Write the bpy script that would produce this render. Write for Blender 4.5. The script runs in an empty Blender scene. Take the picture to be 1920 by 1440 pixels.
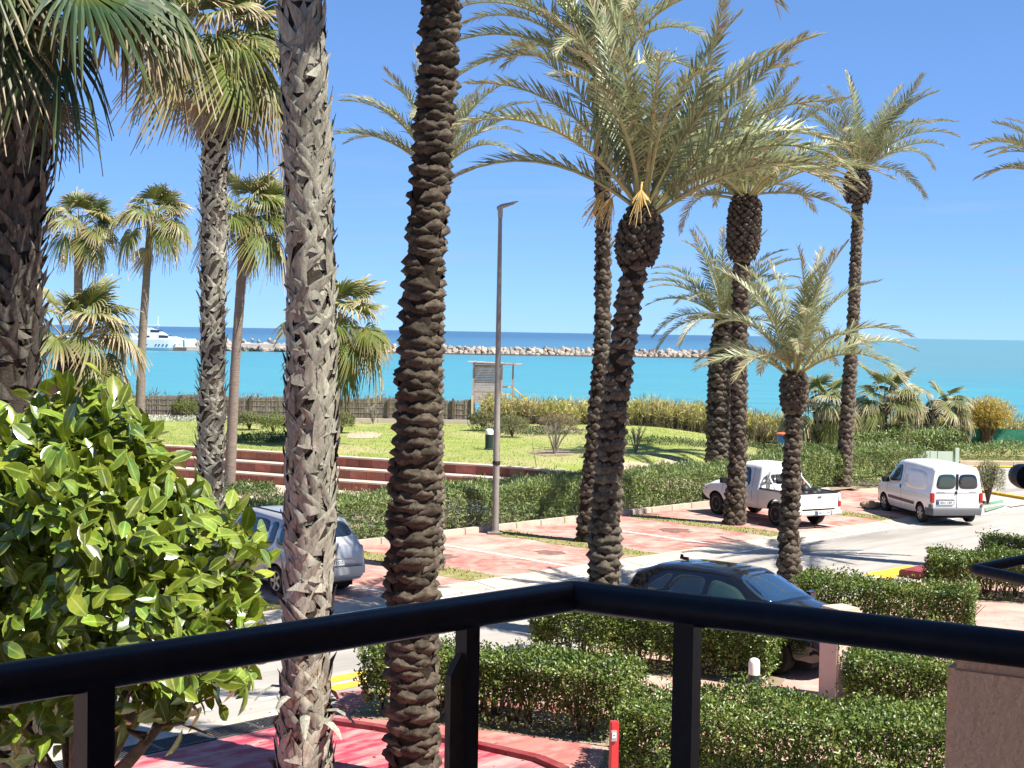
import bpy, bmesh, math, random
import numpy as np
from mathutils import Vector, Matrix, Euler

RAD = math.radians
rng = random.Random(11)
nr = np.random.default_rng(5)
scene = bpy.context.scene
col = scene.collection

# ------------------------------------------------------------------ camera
EYE = 5.7
FOC = 2750.0
PITCH = math.atan(98 / FOC)
ROLL = RAD(0.93)
cam_d = bpy.data.cameras.new("camera")
cam = bpy.data.objects.new("camera", cam_d)
col.objects.link(cam)
cam_d.sensor_width = 36.0
cam_d.lens = FOC / 1920 * 36.0
cam_d.clip_start = 0.05
cam_d.clip_end = 60000
cam.location = (0, 0, EYE)
cam.rotation_euler = (Matrix.Rotation(math.pi / 2 - PITCH, 3, 'X') @ Matrix.Rotation(ROLL, 3, 'Z')).to_euler()
scene.camera = cam

# ------------------------------------------------------------------ light
SUN_EL = RAD(55)
SUN_AZ = math.atan2(0.88, -0.47)          # compass angle from +Y towards +X
sun_dir = Vector((math.sin(SUN_AZ) * math.cos(SUN_EL), math.cos(SUN_AZ) * math.cos(SUN_EL), math.sin(SUN_EL)))
world = bpy.data.worlds.new("World")
scene.world = world
world.use_nodes = True
wn = world.node_tree
wn.nodes.clear()
sky = wn.nodes.new('ShaderNodeTexSky')
sky.sky_type = 'NISHITA'
sky.sun_disc = False
sky.sun_elevation = SUN_EL
sky.sun_rotation = SUN_AZ
sky.air_density = 0.5
sky.dust_density = 0.0
sky.ozone_density = 8.0
sky.altitude = 0
tint = wn.nodes.new('ShaderNodeMix'); tint.data_type = 'RGBA'; tint.blend_type = 'MULTIPLY'
tint.inputs[0].default_value = 1.0
tint.inputs[7].default_value = (0.78, 1.13, 1.60, 1)
bg = wn.nodes.new('ShaderNodeBackground')
bg.inputs[1].default_value = 0.112
wo = wn.nodes.new('ShaderNodeOutputWorld')
gam = wn.nodes.new('ShaderNodeGamma'); gam.inputs[1].default_value = 0.55
wn.links.new(sky.outputs[0], gam.inputs[0])
wn.links.new(gam.outputs[0], tint.inputs[6])
tc = wn.nodes.new('ShaderNodeTexCoord'); cm_ = wn.nodes.new('ShaderNodeMapping'); cm_.inputs['Scale'].default_value = (5, 5, 70)
cn_ = wn.nodes.new('ShaderNodeTexNoise'); cn_.inputs['Scale'].default_value = 1.0; cn_.inputs['Detail'].default_value = 5
cr_ = wn.nodes.new('ShaderNodeMapRange'); cr_.inputs[1].default_value = .54; cr_.inputs[2].default_value = .74; cr_.inputs[4].default_value = .55
sz_ = wn.nodes.new('ShaderNodeSeparateXYZ'); lo_ = wn.nodes.new('ShaderNodeMapRange'); hi_ = wn.nodes.new('ShaderNodeMapRange')
lo_.inputs[1].default_value = .01; lo_.inputs[2].default_value = .05; hi_.inputs[1].default_value = .13; hi_.inputs[2].default_value = .07
ma_ = wn.nodes.new('ShaderNodeMath'); ma_.operation = 'MULTIPLY'; mb_ = wn.nodes.new('ShaderNodeMath'); mb_.operation = 'MULTIPLY'
cl_ = wn.nodes.new('ShaderNodeMix'); cl_.data_type = 'RGBA'; cl_.inputs[7].default_value = (1.75, 2.35, 4.0, 1)
L_ = wn.links.new
L_(tc.outputs['Generated'], cm_.inputs[0]); L_(cm_.outputs[0], cn_.inputs['Vector']); L_(cn_.outputs[0], cr_.inputs[0])
L_(tc.outputs['Generated'], sz_.inputs[0]); L_(sz_.outputs[2], lo_.inputs[0]); L_(sz_.outputs[2], hi_.inputs[0])
L_(lo_.outputs[0], ma_.inputs[0]); L_(hi_.outputs[0], ma_.inputs[1]); L_(ma_.outputs[0], mb_.inputs[0]); L_(cr_.outputs[0], mb_.inputs[1])
L_(mb_.outputs[0], cl_.inputs[0]); L_(tint.outputs[2], cl_.inputs[6]); L_(cl_.outputs[2], bg.inputs[0])
wn.links.new(bg.outputs[0], wo.inputs[0])
sun_l = bpy.data.lights.new("sun", 'SUN')
sun_l.energy = 5.0
sun_l.angle = RAD(0.5)
sun_l.color = (1.0, 0.955, 0.88)
sun = bpy.data.objects.new("sun", sun_l)
col.objects.link(sun)
sun.rotation_euler = (-sun_dir).to_track_quat('-Z', 'Y').to_euler()
vs = scene.view_settings
vs.view_transform = 'Standard'
vs.look = 'None'
vs.gamma = 1
vs.use_curve_mapping = False
vs.exposure = 1.2
try:
    scene.cycles.max_bounces = 6
    scene.cycles.transparent_max_bounces = 8
except Exception:
    pass

# ------------------------------------------------------------------ helpers
def tag(o, label=None, cat=None, group=None, kind=None):
    if label: o['label'] = label
    if cat: o['category'] = cat
    if group: o['group'] = group
    if kind: o['kind'] = kind
    return o

def empty(name, loc=(0, 0, 0), rz=0.0):
    o = bpy.data.objects.new(name, None)
    col.objects.link(o)
    o.location = loc
    o.rotation_euler = (0, 0, rz)
    o.empty_display_size = 0.2
    return o

def link(name, me, parent=None, loc=None, rot=None, scale=None):
    o = bpy.data.objects.new(name, me)
    col.objects.link(o)
    if parent is not None: o.parent = parent
    if loc is not None: o.location = loc
    if rot is not None: o.rotation_euler = rot
    if scale is not None: o.scale = scale if hasattr(scale, '__len__') else (scale,) * 3
    return o

def np_mesh(name, V, F, mats=(), smooth=False, attr=None, midx=None):
    """V (n,3); F list of arrays each (m,k) of same k or python lists"""
    me = bpy.data.meshes.new(name)
    V = np.asarray(V, dtype=np.float32)
    if not isinstance(F, (list, tuple)): F = [F]
    F = [np.asarray(f, dtype=np.int32) for f in F if len(f)]
    nl = sum(f.size for f in F)
    npoly = sum(f.shape[0] for f in F)
    me.vertices.add(len(V)); me.vertices.foreach_set('co', V.ravel())
    me.loops.add(nl); me.loops.foreach_set('vertex_index', np.concatenate([f.ravel() for f in F]))
    starts = []; tot = []; c = 0
    for f in F:
        k = f.shape[1]
        starts.append(c + np.arange(f.shape[0]) * k); tot.append(np.full(f.shape[0], k)); c += f.size
    me.polygons.add(npoly)
    me.polygons.foreach_set('loop_start', np.concatenate(starts).astype(np.int32))
    if smooth: me.polygons.foreach_set('use_smooth', np.ones(npoly, dtype=bool))
    for m in mats: me.materials.append(m)
    if midx is not None: me.polygons.foreach_set('material_index', np.asarray(midx, dtype=np.int32))
    if attr is not None:
        for k, a in attr.items():
            at_ = me.attributes.new(k, 'FLOAT', 'POINT')
            at_.data.foreach_set('value', np.asarray(a, dtype=np.float32))
    me.update(calc_edges=True)
    return me

class MB:
    def __init__(s): s.v = []; s.f = []; s.m = []
    def add(s, vs_, fs, mi=0):
        b = len(s.v); s.v.extend([tuple(x) for x in vs_])
        for f in fs: s.f.append(tuple(i + b for i in f)); s.m.append(mi)
    def box(s, c, d, M=None, mi=0, taper=1.0):
        hx, hy, hz = d[0] / 2, d[1] / 2, d[2] / 2
        vs_ = [Vector((x * hx * (taper if z > 0 else 1), y * hy * (taper if z > 0 else 1), z * hz)) for z in (-1, 1) for y in (-1, 1) for x in (-1, 1)]
        if M is not None: vs_ = [M @ v for v in vs_]
        vs_ = [v + Vector(c) for v in vs_]
        s.add(vs_, [(0, 2, 3, 1), (4, 5, 7, 6), (0, 1, 5, 4), (2, 6, 7, 3), (0, 4, 6, 2), (1, 3, 7, 5)], mi)
    def bar(s, a, b, w, h, mi=0, up=(0, 0, 1)):
        a = Vector(a); b = Vector(b); d = b - a; L = d.length; d.normalize()
        u = Vector(up)
        if abs(d.dot(u)) > 0.98: u = Vector((1, 0, 0))
        sx = d.cross(u).normalized(); uz = sx.cross(d)
        M = Matrix((d, sx, uz)).transposed()
        s.box((a + b) / 2, (L, w, h), M, mi)
    def tube(s, pts, rad, n=8, cap=True, mi=0):
        pts = [Vector(p) for p in pts]
        if not hasattr(rad, '__len__'): rad = [rad] * len(pts)
        b = len(s.v); prev = None
        for i, p in enumerate(pts):
            t = (pts[min(i + 1, len(pts) - 1)] - pts[max(i - 1, 0)]).normalized()
            if prev is None:
                u = Vector((0, 0, 1)) if abs(t.z) < 0.9 else Vector((1, 0, 0))
                x = t.cross(u).normalized()
            else:
                x = (prev - t * prev.dot(t)).normalized()
            prev = x; y = t.cross(x)
            for k in range(n):
                a = 2 * math.pi * k / n
                s.v.append(tuple(p + (x * math.cos(a) + y * math.sin(a)) * rad[i]))
        for i in range(len(pts) - 1):
            for k in range(n):
                k2 = (k + 1) % n
                s.f.append((b + i * n + k, b + i * n + k2, b + (i + 1) * n + k2, b + (i + 1) * n + k)); s.m.append(mi)
        if cap:
            s.f.append(tuple(b + k for k in reversed(range(n)))); s.m.append(mi)
            s.f.append(tuple(b + (len(pts) - 1) * n + k for k in range(n))); s.m.append(mi)
    def lathe(s, prof, c=(0, 0, 0), n=16, M=None, mi=0):
        b = len(s.v); c = Vector(c)
        for r, z in prof:
            for k in range(n):
                a = 2 * math.pi * k / n
                v = Vector((r * math.cos(a), r * math.sin(a), z))
                if M is not None: v = M @ v
                s.v.append(tuple(v + c))
        for i in range(len(prof) - 1):
            for k in range(n):
                k2 = (k + 1) % n
                s.f.append((b + i * n + k, b + i * n + k2, b + (i + 1) * n + k2, b + (i + 1) * n + k)); s.m.append(mi)
        s.f.append(tuple(b + k for k in reversed(range(n)))); s.m.append(mi)
        s.f.append(tuple(b + (len(prof) - 1) * n + k for k in range(n))); s.m.append(mi)
    def prism(s, poly, z0, z1, mi=0):
        n = len(poly)
        vs_ = [(x, y, z0) for x, y in poly] + [(x, y, z1) for x, y in poly]
        area = sum(poly[i][0] * poly[(i + 1) % n][1] - poly[(i + 1) % n][0] * poly[i][1] for i in range(n))
        fs = [tuple(range(n, 2 * n)), tuple(reversed(range(n)))] + [(i, (i + 1) % n, n + (i + 1) % n, n + i) for i in range(n)]
        if area < 0: fs = [tuple(reversed(f)) for f in fs]
        s.add(vs_, fs, mi)
    def mesh(s, name, mats, smooth=False, angle=None, bevel=0):
        me = bpy.data.meshes.new(name)
        me.from_pydata(s.v, [], s.f)
        for m in (mats if isinstance(mats, (list, tuple)) else [mats]): me.materials.append(m)
        if len(set(s.m)) > 1: me.polygons.foreach_set('material_index', s.m)
        if bevel:
            bm = bmesh.new(); bm.from_mesh(me)
            bmesh.ops.bevel(bm, geom=list(bm.edges), offset=bevel, segments=2, affect='EDGES', clamp_overlap=True)
            bm.to_mesh(me); bm.free()
        if smooth or angle:
            me.polygons.foreach_set('use_smooth', [True] * len(me.polygons))
            if angle: me.set_sharp_from_angle(angle=RAD(angle))
        me.update()
        return me
    def build(s, name, mats, parent=None, loc=None, rot=None, **k):
        return link(name, s.mesh(name, mats, **k), parent, loc, rot)

# pixel of the 1920x1440 photograph -> point of the place, used to survey the scene
def ray(px, py):
    x, y = px - 960, 720 - py
    c, s_ = math.cos(ROLL), math.sin(ROLL)
    xr, yr = (x * c - y * s_) / FOC, (x * s_ + y * c) / FOC
    cp, sp = math.cos(PITCH), math.sin(PITCH)
    return Vector((xr, cp + yr * sp, -sp + yr * cp))
def gp(px, py, z=0.0):
    d = ray(px, py); t = (z - EYE) / d.z
    return Vector((d.x * t, d.y * t, z))
def dp(px, py, Y):
    d = ray(px, py); t = Y / d.y
    return Vector((d.x * t, Y, EYE + d.z * t))
# road coordinates: s along the road, n across it (away from the balcony)
EX, EY = 0.713, 0.701
def P(s, n, z=0.0): return Vector((EX * s - EY * n, EY * s + EX * n, z))
def sn(x, y): return (EX * x + EY * y, -EY * x + EX * y)
ROAD_A = math.atan2(EY, EX)

# ------------------------------------------------------------------ materials
def mat(name, c1, c2=None, scale=5.0, rough=0.8, spec=0.3, bump=0.0, bscale=None, metallic=0.0, coat=0.0,
        island=0.0, objrand=0.0, trans=0.0, detail=6.0, coords='POS', c3=None, s3=1.0, t3=(0.5, 0.7), stretch=None, ramp=(0.35, 0.65), hue=0.0, tcol=None):
    m = bpy.data.materials.new(name); m.use_nodes = True
    nt = m.node_tree; N = nt.nodes; Lk = nt.links
    b = N['Principled BSDF']; out = N['Material Output']
    b.inputs['Roughness'].default_value = rough
    b.inputs['Specular IOR Level'].default_value = spec
    b.inputs['Metallic'].default_value = metallic
    if coat: b.inputs['Coat Weight'].default_value = coat; b.inputs['Coat Roughness'].default_value = 0.03
    vec = None
    if coords == 'POS':
        g = N.new('ShaderNodeNewGeometry'); vec = g.outputs['Position']
    else:
        g = N.new('ShaderNodeTexCoord'); vec = g.outputs['Object']
    if stretch:
        mp = N.new('ShaderNodeMapping'); mp.inputs['Scale'].default_value = stretch[:3]
        if len(stretch) > 3:
            mp.vector_type = 'TEXTURE'; mp.inputs['Scale'].default_value = [1 / k for k in stretch[:3]]
            mp.inputs['Rotation'].default_value = (0, 0, -stretch[3])
        Lk.new(vec, mp.inputs[0]); vec = mp.outputs[0]
    colr = None
    def noise(sc, det=detail):
        n_ = N.new('ShaderNodeTexNoise'); n_.inputs['Scale'].default_value = sc; n_.inputs['Detail'].default_value = det
        n_.inputs['Roughness'].default_value = 0.6
        Lk.new(vec, n_.inputs['Vector']); return n_.outputs[0]
    def mixc(fac, a, b_, mode='MIX'):
        mx = N.new('ShaderNodeMix'); mx.data_type = 'RGBA'; mx.blend_type = mode
        for s_, v in ((0, fac), (6, a), (7, b_)):
            if hasattr(v, 'links'): Lk.new(v, mx.inputs[s_])
            elif s_ == 0: mx.inputs[0].default_value = v
            else: mx.inputs[s_].default_value = (*v, 1)
        return mx.outputs[2]
    def rmp(src, lo, hi):
        r = N.new('ShaderNodeMapRange'); r.inputs[1].default_value = lo; r.inputs[2].default_value = hi
        Lk.new(src, r.inputs[0]); return r.outputs[0]
    colr = c1
    if c2 is not None: colr = mixc(rmp(noise(scale), *ramp), c1, c2)
    if c3 is not None: colr = mixc(rmp(noise(s3), *t3), colr, c3)
    if island or objrand:
        hs = N.new('ShaderNodeHueSaturation')
        if hasattr(colr, 'links'): Lk.new(colr, hs.inputs['Color'])
        else: hs.inputs['Color'].default_value = (*colr, 1)
        if island:
            gg = N.new('ShaderNodeNewGeometry'); src = gg.outputs['Random Per Island']; amt = island
        else:
            gg = N.new('ShaderNodeObjectInfo'); src = gg.outputs['Random']; amt = objrand
        r = N.new('ShaderNodeMapRange'); r.inputs[3].default_value = 1 - amt; r.inputs[4].default_value = 1 + amt
        Lk.new(src, r.inputs[0]); Lk.new(r.outputs[0], hs.inputs['Value'])
        if hue:
            w = N.new('ShaderNodeMath'); w.operation = 'MULTIPLY'; w.inputs[1].default_value = 7.31
            w2 = N.new('ShaderNodeMath'); w2.operation = 'FRACT'
            r2 = N.new('ShaderNodeMapRange'); r2.inputs[3].default_value = 0.5 - hue; r2.inputs[4].default_value = 0.5 + hue
            Lk.new(src, w.inputs[0]); Lk.new(w.outputs[0], w2.inputs[0]); Lk.new(w2.outputs[0], r2.inputs[0]); Lk.new(r2.outputs[0], hs.inputs['Hue'])
        colr = hs.outputs[0]
    if hasattr(colr, 'links'): Lk.new(colr, b.inputs['Base Color'])
    else: b.inputs['Base Color'].default_value = (*colr, 1)
    if bump:
        bp = N.new('ShaderNodeBump'); bp.inputs['Strength'].default_value = bump; bp.inputs['Distance'].default_value = 0.02
        Lk.new(noise(bscale or scale * 4), bp.inputs['Height']); Lk.new(bp.outputs[0], b.inputs['Normal'])
    if trans:
        tr = N.new('ShaderNodeBsdfTranslucent'); ms = N.new('ShaderNodeMixShader'); ms.inputs[0].default_value = trans
        if tcol is None:
            if hasattr(colr, 'links'): Lk.new(colr, tr.inputs[0])
            else: tr.inputs[0].default_value = (*colr, 1)
        else: tr.inputs[0].default_value = (*tcol, 1)
        Lk.new(b.outputs[0], ms.inputs[1]); Lk.new(tr.outputs[0], ms.inputs[2]); Lk.new(ms.outputs[0], out.inputs[0])
    m['c'] = 1
    return m

def attr_mat(name, stops, attr='tip', rough=0.5, spec=0.4, trans=0.2, objrand=0.25, nscale=14.0):
    """colour that runs along a leaf from its base to its dried tip"""
    m = bpy.data.materials.new(name); m.use_nodes = True
    nt = m.node_tree; N = nt.nodes; Lk = nt.links
    b = N['Principled BSDF']; out = N['Material Output']
    b.inputs['Roughness'].default_value = rough; b.inputs['Specular IOR Level'].default_value = spec
    a = N.new('ShaderNodeAttribute'); a.attribute_name = attr
    oi = N.new('ShaderNodeObjectInfo')
    ad = N.new('ShaderNodeMath'); ad.operation = 'MULTIPLY_ADD'; ad.inputs[1].default_value = 0.3; ad.inputs[2].default_value = -0.15
    Lk.new(oi.outputs['Random'], ad.inputs[0])
    a2 = N.new('ShaderNodeMath'); a2.operation = 'ADD'; Lk.new(a.outputs['Fac'], a2.inputs[0]); Lk.new(ad.outputs[0], a2.inputs[1])
    cr = N.new('ShaderNodeValToRGB'); e = cr.color_ramp.elements
    while len(e) < len(stops): e.new(0.5)
    for i, (p, c) in enumerate(stops): e[i].position = p; e[i].color = (*c, 1)
    Lk.new(a2.outputs[0], cr.inputs[0])
    hs = N.new('ShaderNodeHueSaturation'); r = N.new('ShaderNodeMapRange'); r.inputs[3].default_value = 1 - objrand; r.inputs[4].default_value = 1 + objrand
    gi = N.new('ShaderNodeNewGeometry')
    Lk.new(gi.outputs['Random Per Island'], r.inputs[0]); Lk.new(r.outputs[0], hs.inputs['Value']); Lk.new(cr.outputs[0], hs.inputs['Color'])
    Lk.new(hs.outputs[0], b.inputs['Base Color'])
    tr = N.new('ShaderNodeBsdfTranslucent'); ms = N.new('ShaderNodeMixShader'); ms.inputs[0].default_value = trans
    Lk.new(hs.outputs[0], tr.inputs[0]); Lk.new(b.outputs[0], ms.inputs[1]); Lk.new(tr.outputs[0], ms.inputs[2]); Lk.new(ms.outputs[0], out.inputs[0])
    return m

M = {}
M['asphalt'] = mat('asphalt', (.30, .272, .238), (.37, .34, .30), 1.2, .9, .2, bump=.35, bscale=60, c3=(.215, .195, .172), s3=.55, t3=(.5, .70), stretch=(.28, 1.5, 1, -ROAD_A))
M['apron'] = mat('apron_concrete', (.40, .335, .265), (.50, .43, .345), 2.0, .9, .2, bump=.3, bscale=30, c3=(.26, .22, .18), s3=1.1, t3=(.55, .8), objrand=.07)
M['concrete'] = mat('concrete', (.38, .33, .28), (.47, .41, .35), 1.5, .9, .2, bump=.3, bscale=25, c3=(.27, .24, .21), s3=.7, t3=(.55, .8))
M['red_paint'] = mat('red_paint_worn', (.36, .095, .085), (.45, .30, .25), 2.2, .85, .25, bump=.25, bscale=45, c3=(.40, .16, .13), s3=.6, t3=(.35, .6), stretch=(1, 2.4, 1, -ROAD_A), ramp=(.42, .72))
M['bay_red'] = mat('red_parking_paving', (.36, .125, .10), (.45, .31, .25), 3.0, .9, .2, bump=.25, bscale=50, c3=(.47, .36, .295), s3=.55, t3=(.45, .70), ramp=(.39, .73))
M['drive_red'] = mat('red_driveway_paint', (.37, .04, .065), (.48, .29, .26), 1.6, .6, .3, bump=.2, bscale=40, c3=(.50, .33, .29), s3=.45, t3=(.48, .7), stretch=(1, 3, 1, -ROAD_A), ramp=(.45, .7))
M['kerb_red'] = mat('red_kerb_paint', (.20, .022, .03), (.24, .06, .055), 4, .6, .3, bump=.2, bscale=30)
M['pink_path'] = mat('pink_paving', (.42, .22, .18), (.50, .33, .27), 1.5, .9, .2, bump=.25, bscale=40)
M['white_line'] = mat('white_road_paint', (.72, .70, .66), (.45, .42, .38), 6, .8, .3, ramp=(.5, .8))
M['yellow_line'] = mat('yellow_road_paint', (.72, .42, .03), (.60, .42, .14), 5, .75, .3, ramp=(.5, .8))
M['green_paint'] = mat('green_ground_paint', (.10, .26, .17), (.25, .28, .22), 3, .8, .3)
M['lawn'] = mat('lawn_grass', (.185, .23, .052), (.265, .285, .085), .9, .9, .1, bump=.9, bscale=18, c3=(.33, .30, .14), s3=.24, t3=(.46, .66))
M['strip_grass'] = mat('dry_grass', (.17, .18, .045), (.30, .255, .13), 2.5, .95, .1, bump=.9, bscale=30)
M['soil'] = mat('soil', (.20, .15, .10), (.30, .235, .165), 2.2, .95, .1, bump=.6, bscale=20)
M['sandy'] = mat('sandy_soil', (.45, .36, .26), (.36, .28, .19), 1.2, .95, .1, bump=.5, bscale=15)
M['plaza'] = mat('plaza_paving', (.46, .34, .265), (.52, .40, .32), .8, .9, .2, bump=.2, bscale=20, c3=(.34, .16, .12), s3=.5, t3=(.58, .64), stretch=(.25, 1.6, 1))
M['panel'] = mat('red_stone_panel', (.235, .078, .056), (.32, .135, .098), 2.5, .85, .25, bump=.3, bscale=18, objrand=.33, hue=.012)
M['cap'] = mat('stone_cap', (.45, .345, .275), (.53, .42, .345), 3, .9, .2, bump=.2, bscale=20)
M['date_boot'] = mat('date_palm_leaf_base', (.060, .048, .036), (.140, .115, .086), 9, .95, .15, bump=.8, bscale=38, coords='OBJ', objrand=.28)
M['date_boot_shade'] = mat('shaded_date_palm_leaf_base', (.038, .030, .022), (.105, .084, .060), 9, .95, .12, bump=.9, bscale=38, coords='OBJ', objrand=.38)  # darker copy for the near trunk, its shading put into the colour
M['date_core'] = mat('date_palm_trunk_core', (.016, .012, .009), (.035, .027, .019), 8, .95, .1, bump=.8, bscale=30)
M['fan_boot'] = mat('fan_palm_leaf_base', (.215, .205, .155), (.41, .39, .315), 6, .9, .2, bump=.8, bscale=40, coords='OBJ', objrand=.30, stretch=(5, 5, 1))
M['fan_boot_shade'] = mat('shaded_fan_palm_leaf_base', (.055, .048, .038), (.135, .118, .095), 6, .9, .2, bump=.7, bscale=40, coords='OBJ', objrand=.35, stretch=(5, 5, 1))  # darker copy of fan_boot, shade on the left-edge trunk put into the colour
M['fan_core'] = mat('fan_palm_trunk_core', (.035, .028, .022), (.07, .055, .042), 10, .95, .1, bump=.8, bscale=40)
M['fan_fibre'] = mat('fan_palm_fibre', (.24, .185, .125), (.32, .26, .18), 12, .95, .1, bump=.9, bscale=50, stretch=(4, 4, 1))
M['fan_smooth'] = mat('smooth_palm_trunk', (.16, .125, .10), (.24, .195, .16), 4, .9, .15, bump=.5, bscale=14, stretch=(1, 1, 6))
M['date_leaf'] = mat('date_palm_leaflet', (.185, .225, .105), (.29, .315, .165), 2.0, .42, .5, island=.30, hue=.012, trans=.28)
M['date_leaf_dry'] = mat('dry_date_palm_leaflet', (.26, .215, .115), (.33, .27, .16), 2.0, .6, .3, island=.30, hue=.015, trans=.25)
M['rachis'] = mat('frond_stalk', (.27, .28, .12), (.36, .32, .15), 3, .5, .4)
M['date_fruit'] = mat('date_flower_stalk', (.50, .36, .12), (.58, .42, .17), 6, .6, .3)
M['fan_leaf'] = attr_mat('fan_palm_leaf', [(0.0, (.20, .21, .04)), (.4, (.115, .155, .028)), (.72, (.20, .205, .055)), (.95, (.42, .34, .18))], trans=.26)
M['fan_leaf_dark'] = attr_mat('fan_palm_leaf_deep_green', [(0.0, (.11, .135, .025)), (.4, (.030, .066, .026)), (.74, (.07, .10, .03)), (.97, (.33, .26, .155))], trans=.16)
M['fan_leaf_pale'] = attr_mat('fan_palm_leaf_pale', [(0.0, (.19, .20, .05)), (.4, (.14, .17, .048)), (.72, (.24, .23, .09)), (.93, (.44, .35, .21))], trans=.24)
M['fan_dry'] = attr_mat('fan_palm_dead_leaf', [(0.0, (.27, .20, .12)), (.5, (.33, .26, .17)), (.9, (.42, .35, .25))], trans=.2, rough=.8, spec=.2)
M['petiole'] = mat('fan_palm_petiole', (.24, .22, .08), (.34, .25, .12), 4, .5, .4)
M['ficus_leaf'] = mat('rubber_plant_leaf', (.058, .112, .012), (.18, .23, .024), 7, .22, .6, island=.45, hue=.025, trans=.11, tcol=(.34, .42, .03))
M['ficus_leaf_o'] = mat('rubber_plant_leaf_single', (.058, .112, .012), (.18, .23, .024), 7, .22, .6, objrand=.45, hue=.028, trans=.11, tcol=(.34, .42, .03))
M['midrib'] = mat('leaf_midrib', (.30, .34, .10), None, rough=.4)
M['bark'] = mat('brown_bark', (.075, .048, .032), (.15, .10, .07), 14, .9, .2, bump=.7, bscale=40)
M['twig'] = mat('grey_twigs', (.20, .165, .135), (.29, .245, .20), 10, .9, .2)
M['box_leaf'] = mat('clipped_hedge_leaf', (.072, .122, .020), (.165, .21, .038), 1.8, .38, .5, island=.45, hue=.02, trans=.22)
M['oleander'] = mat('oleander_leaf', (.125, .18, .045), (.20, .245, .075), 3, .42, .5, island=.42, hue=.018, trans=.18)
M['bush_green'] = mat('green_bush_leaf', (.105, .15, .026), (.17, .19, .05), 3, .6, .3, island=.4, hue=.02, trans=.2)
M['bush_orange'] = mat('tan_bush_leaf', (.24, .20, .085), (.30, .21, .09), 3, .7, .2, island=.4, hue=.02, trans=.2)
M['bush_grey'] = mat('grey_bush_leaf', (.17, .16, .09), (.24, .215, .13), 3, .7, .2, island=.4, hue=.02, trans=.2)
M['reed'] = mat('reed_plume', (.38, .38, .09), (.50, .42, .17), .8, .7, .2, island=.35, hue=.02, trans=.3)
M['reed_gold'] = mat('golden_tamarisk', (.42, .30, .06), (.46, .37, .10), .8, .7, .2, island=.35, hue=.02, trans=.3)
M['reed_dry'] = mat('dry_reed_stem', (.19, .155, .105), (.28, .235, .165), 1.5, .9, .1, island=.4, trans=.1)
M['reed_fence'] = mat('reed_fence', (.20, .165, .13), (.29, .25, .205), 6, .95, .1, bump=.8, bscale=30, island=.3)
M['undergrowth'] = mat('shore_undergrowth_leaf', (.075, .075, .035), (.15, .125, .065), .9, .8, .2, island=.45, trans=.1)
M['groundcover'] = mat('groundcover_leaf', (.07, .115, .03), (.12, .15, .05), 3, .6, .3, island=.4, trans=.1)
M['silver_cover'] = mat('silver_groundcover', (.36, .38, .30), (.46, .47, .40), 3, .7, .2, island=.3, trans=.1)
M['rock'] = mat('breakwater_rock', (.25, .205, .165), (.37, .31, .255), .35, .9, .2, bump=.6, bscale=1.5, objrand=.20, hue=.01)
M['rock_small'] = mat('breakwater_rubble', (.26, .215, .18), (.38, .325, .275), .35, .9, .2, bump=.6, bscale=1.5, island=.3)
M['quay'] = mat('quay_concrete', (.46, .42, .36), (.54, .50, .44), .3, .9, .2)
M['quay_dark'] = mat('wet_quay', (.10, .09, .08), (.15, .13, .11), .4, .7, .3)
M['black_metal'] = mat('black_painted_steel', (.004, .005, .010), (.008, .009, .014), 30, .42, .16, bump=.05, bscale=60)
M['brown_black'] = mat('brown_black_steel', (.022, .017, .012), (.035, .026, .018), 12, .6, .3, bump=.3, bscale=40)  # brown tone paints the lit face of the middle rail post
M['grey_metal'] = mat('lamp_post_metal', (.21, .19, .165), (.26, .24, .21), 3, .55, .4)
M['lamp_head'] = mat('lamp_head_metal', (.33, .31, .28), None, rough=.5)
M['lamp_glass'] = mat('lamp_lens', (.55, .53, .48), None, rough=.3)
M['stucco'] = mat('pink_stucco', (.70, .49, .385), (.76, .55, .44), 2.5, .9, .2, bump=.7, bscale=70)
M['stucco_parapet'] = mat('stucco_warmed_for_shade', (.85, .50, .30), (.89, .56, .35), 2.5, .9, .2, bump=.7, bscale=70)  # same stucco, colour warmed and brightened to offset the blue shade there
M['stucco_cap'] = mat('peach_stucco_cap', (.56, .40, .28), (.60, .45, .33), 4, .9, .2, bump=.5, bscale=60)
M['white_building'] = mat('building_render', (.60, .48, .40), (.64, .52, .44), 1.2, .9, .2, bump=.3, bscale=40)
M['wood_grey'] = mat('weathered_wood', (.29, .225, .175), (.38, .305, .245), 5, .9, .2, bump=.4, bscale=20, objrand=.12)
M['wood_light'] = mat('pale_wood', (.50, .37, .23), (.58, .45, .30), 5, .85, .2, objrand=.12)
M['wood_dark'] = mat('dark_stained_wood', (.10, .065, .045), (.14, .09, .06), 5, .85, .2)
M['white_plastic'] = mat('white_lamp_diffuser', (.80, .78, .70), (.72, .70, .62), 20, .4, .5)
M['dark_green'] = mat('dark_green_enamel', (.02, .035, .03), None, rough=.4)
M['red_enamel'] = mat('red_enamel', (.55, .025, .03), (.48, .03, .035), 12, .35, .5)
M['blue_plastic'] = mat('blue_bin_plastic', (.03, .16, .48), None, rough=.4)
M['orange'] = mat('orange_plastic', (.65, .16, .06), None, rough=.5)
M['terracotta'] = mat('terracotta', (.50, .24, .15), (.56, .30, .20), 5, .8)
M['green_mesh'] = mat('green_shade_netting', (.015, .12, .075), (.04, .20, .13), 1.5, .7, .3, bump=.5, bscale=8, trans=.15)
M['green_white'] = mat('pale_green_board', (.42, .52, .40), (.48, .56, .46), 3, .6, .3)
M['cast_iron'] = mat('drain_grate_iron', (.05, .05, .052), (.10, .095, .09), 14, .55, .5, metallic=.3)
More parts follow.
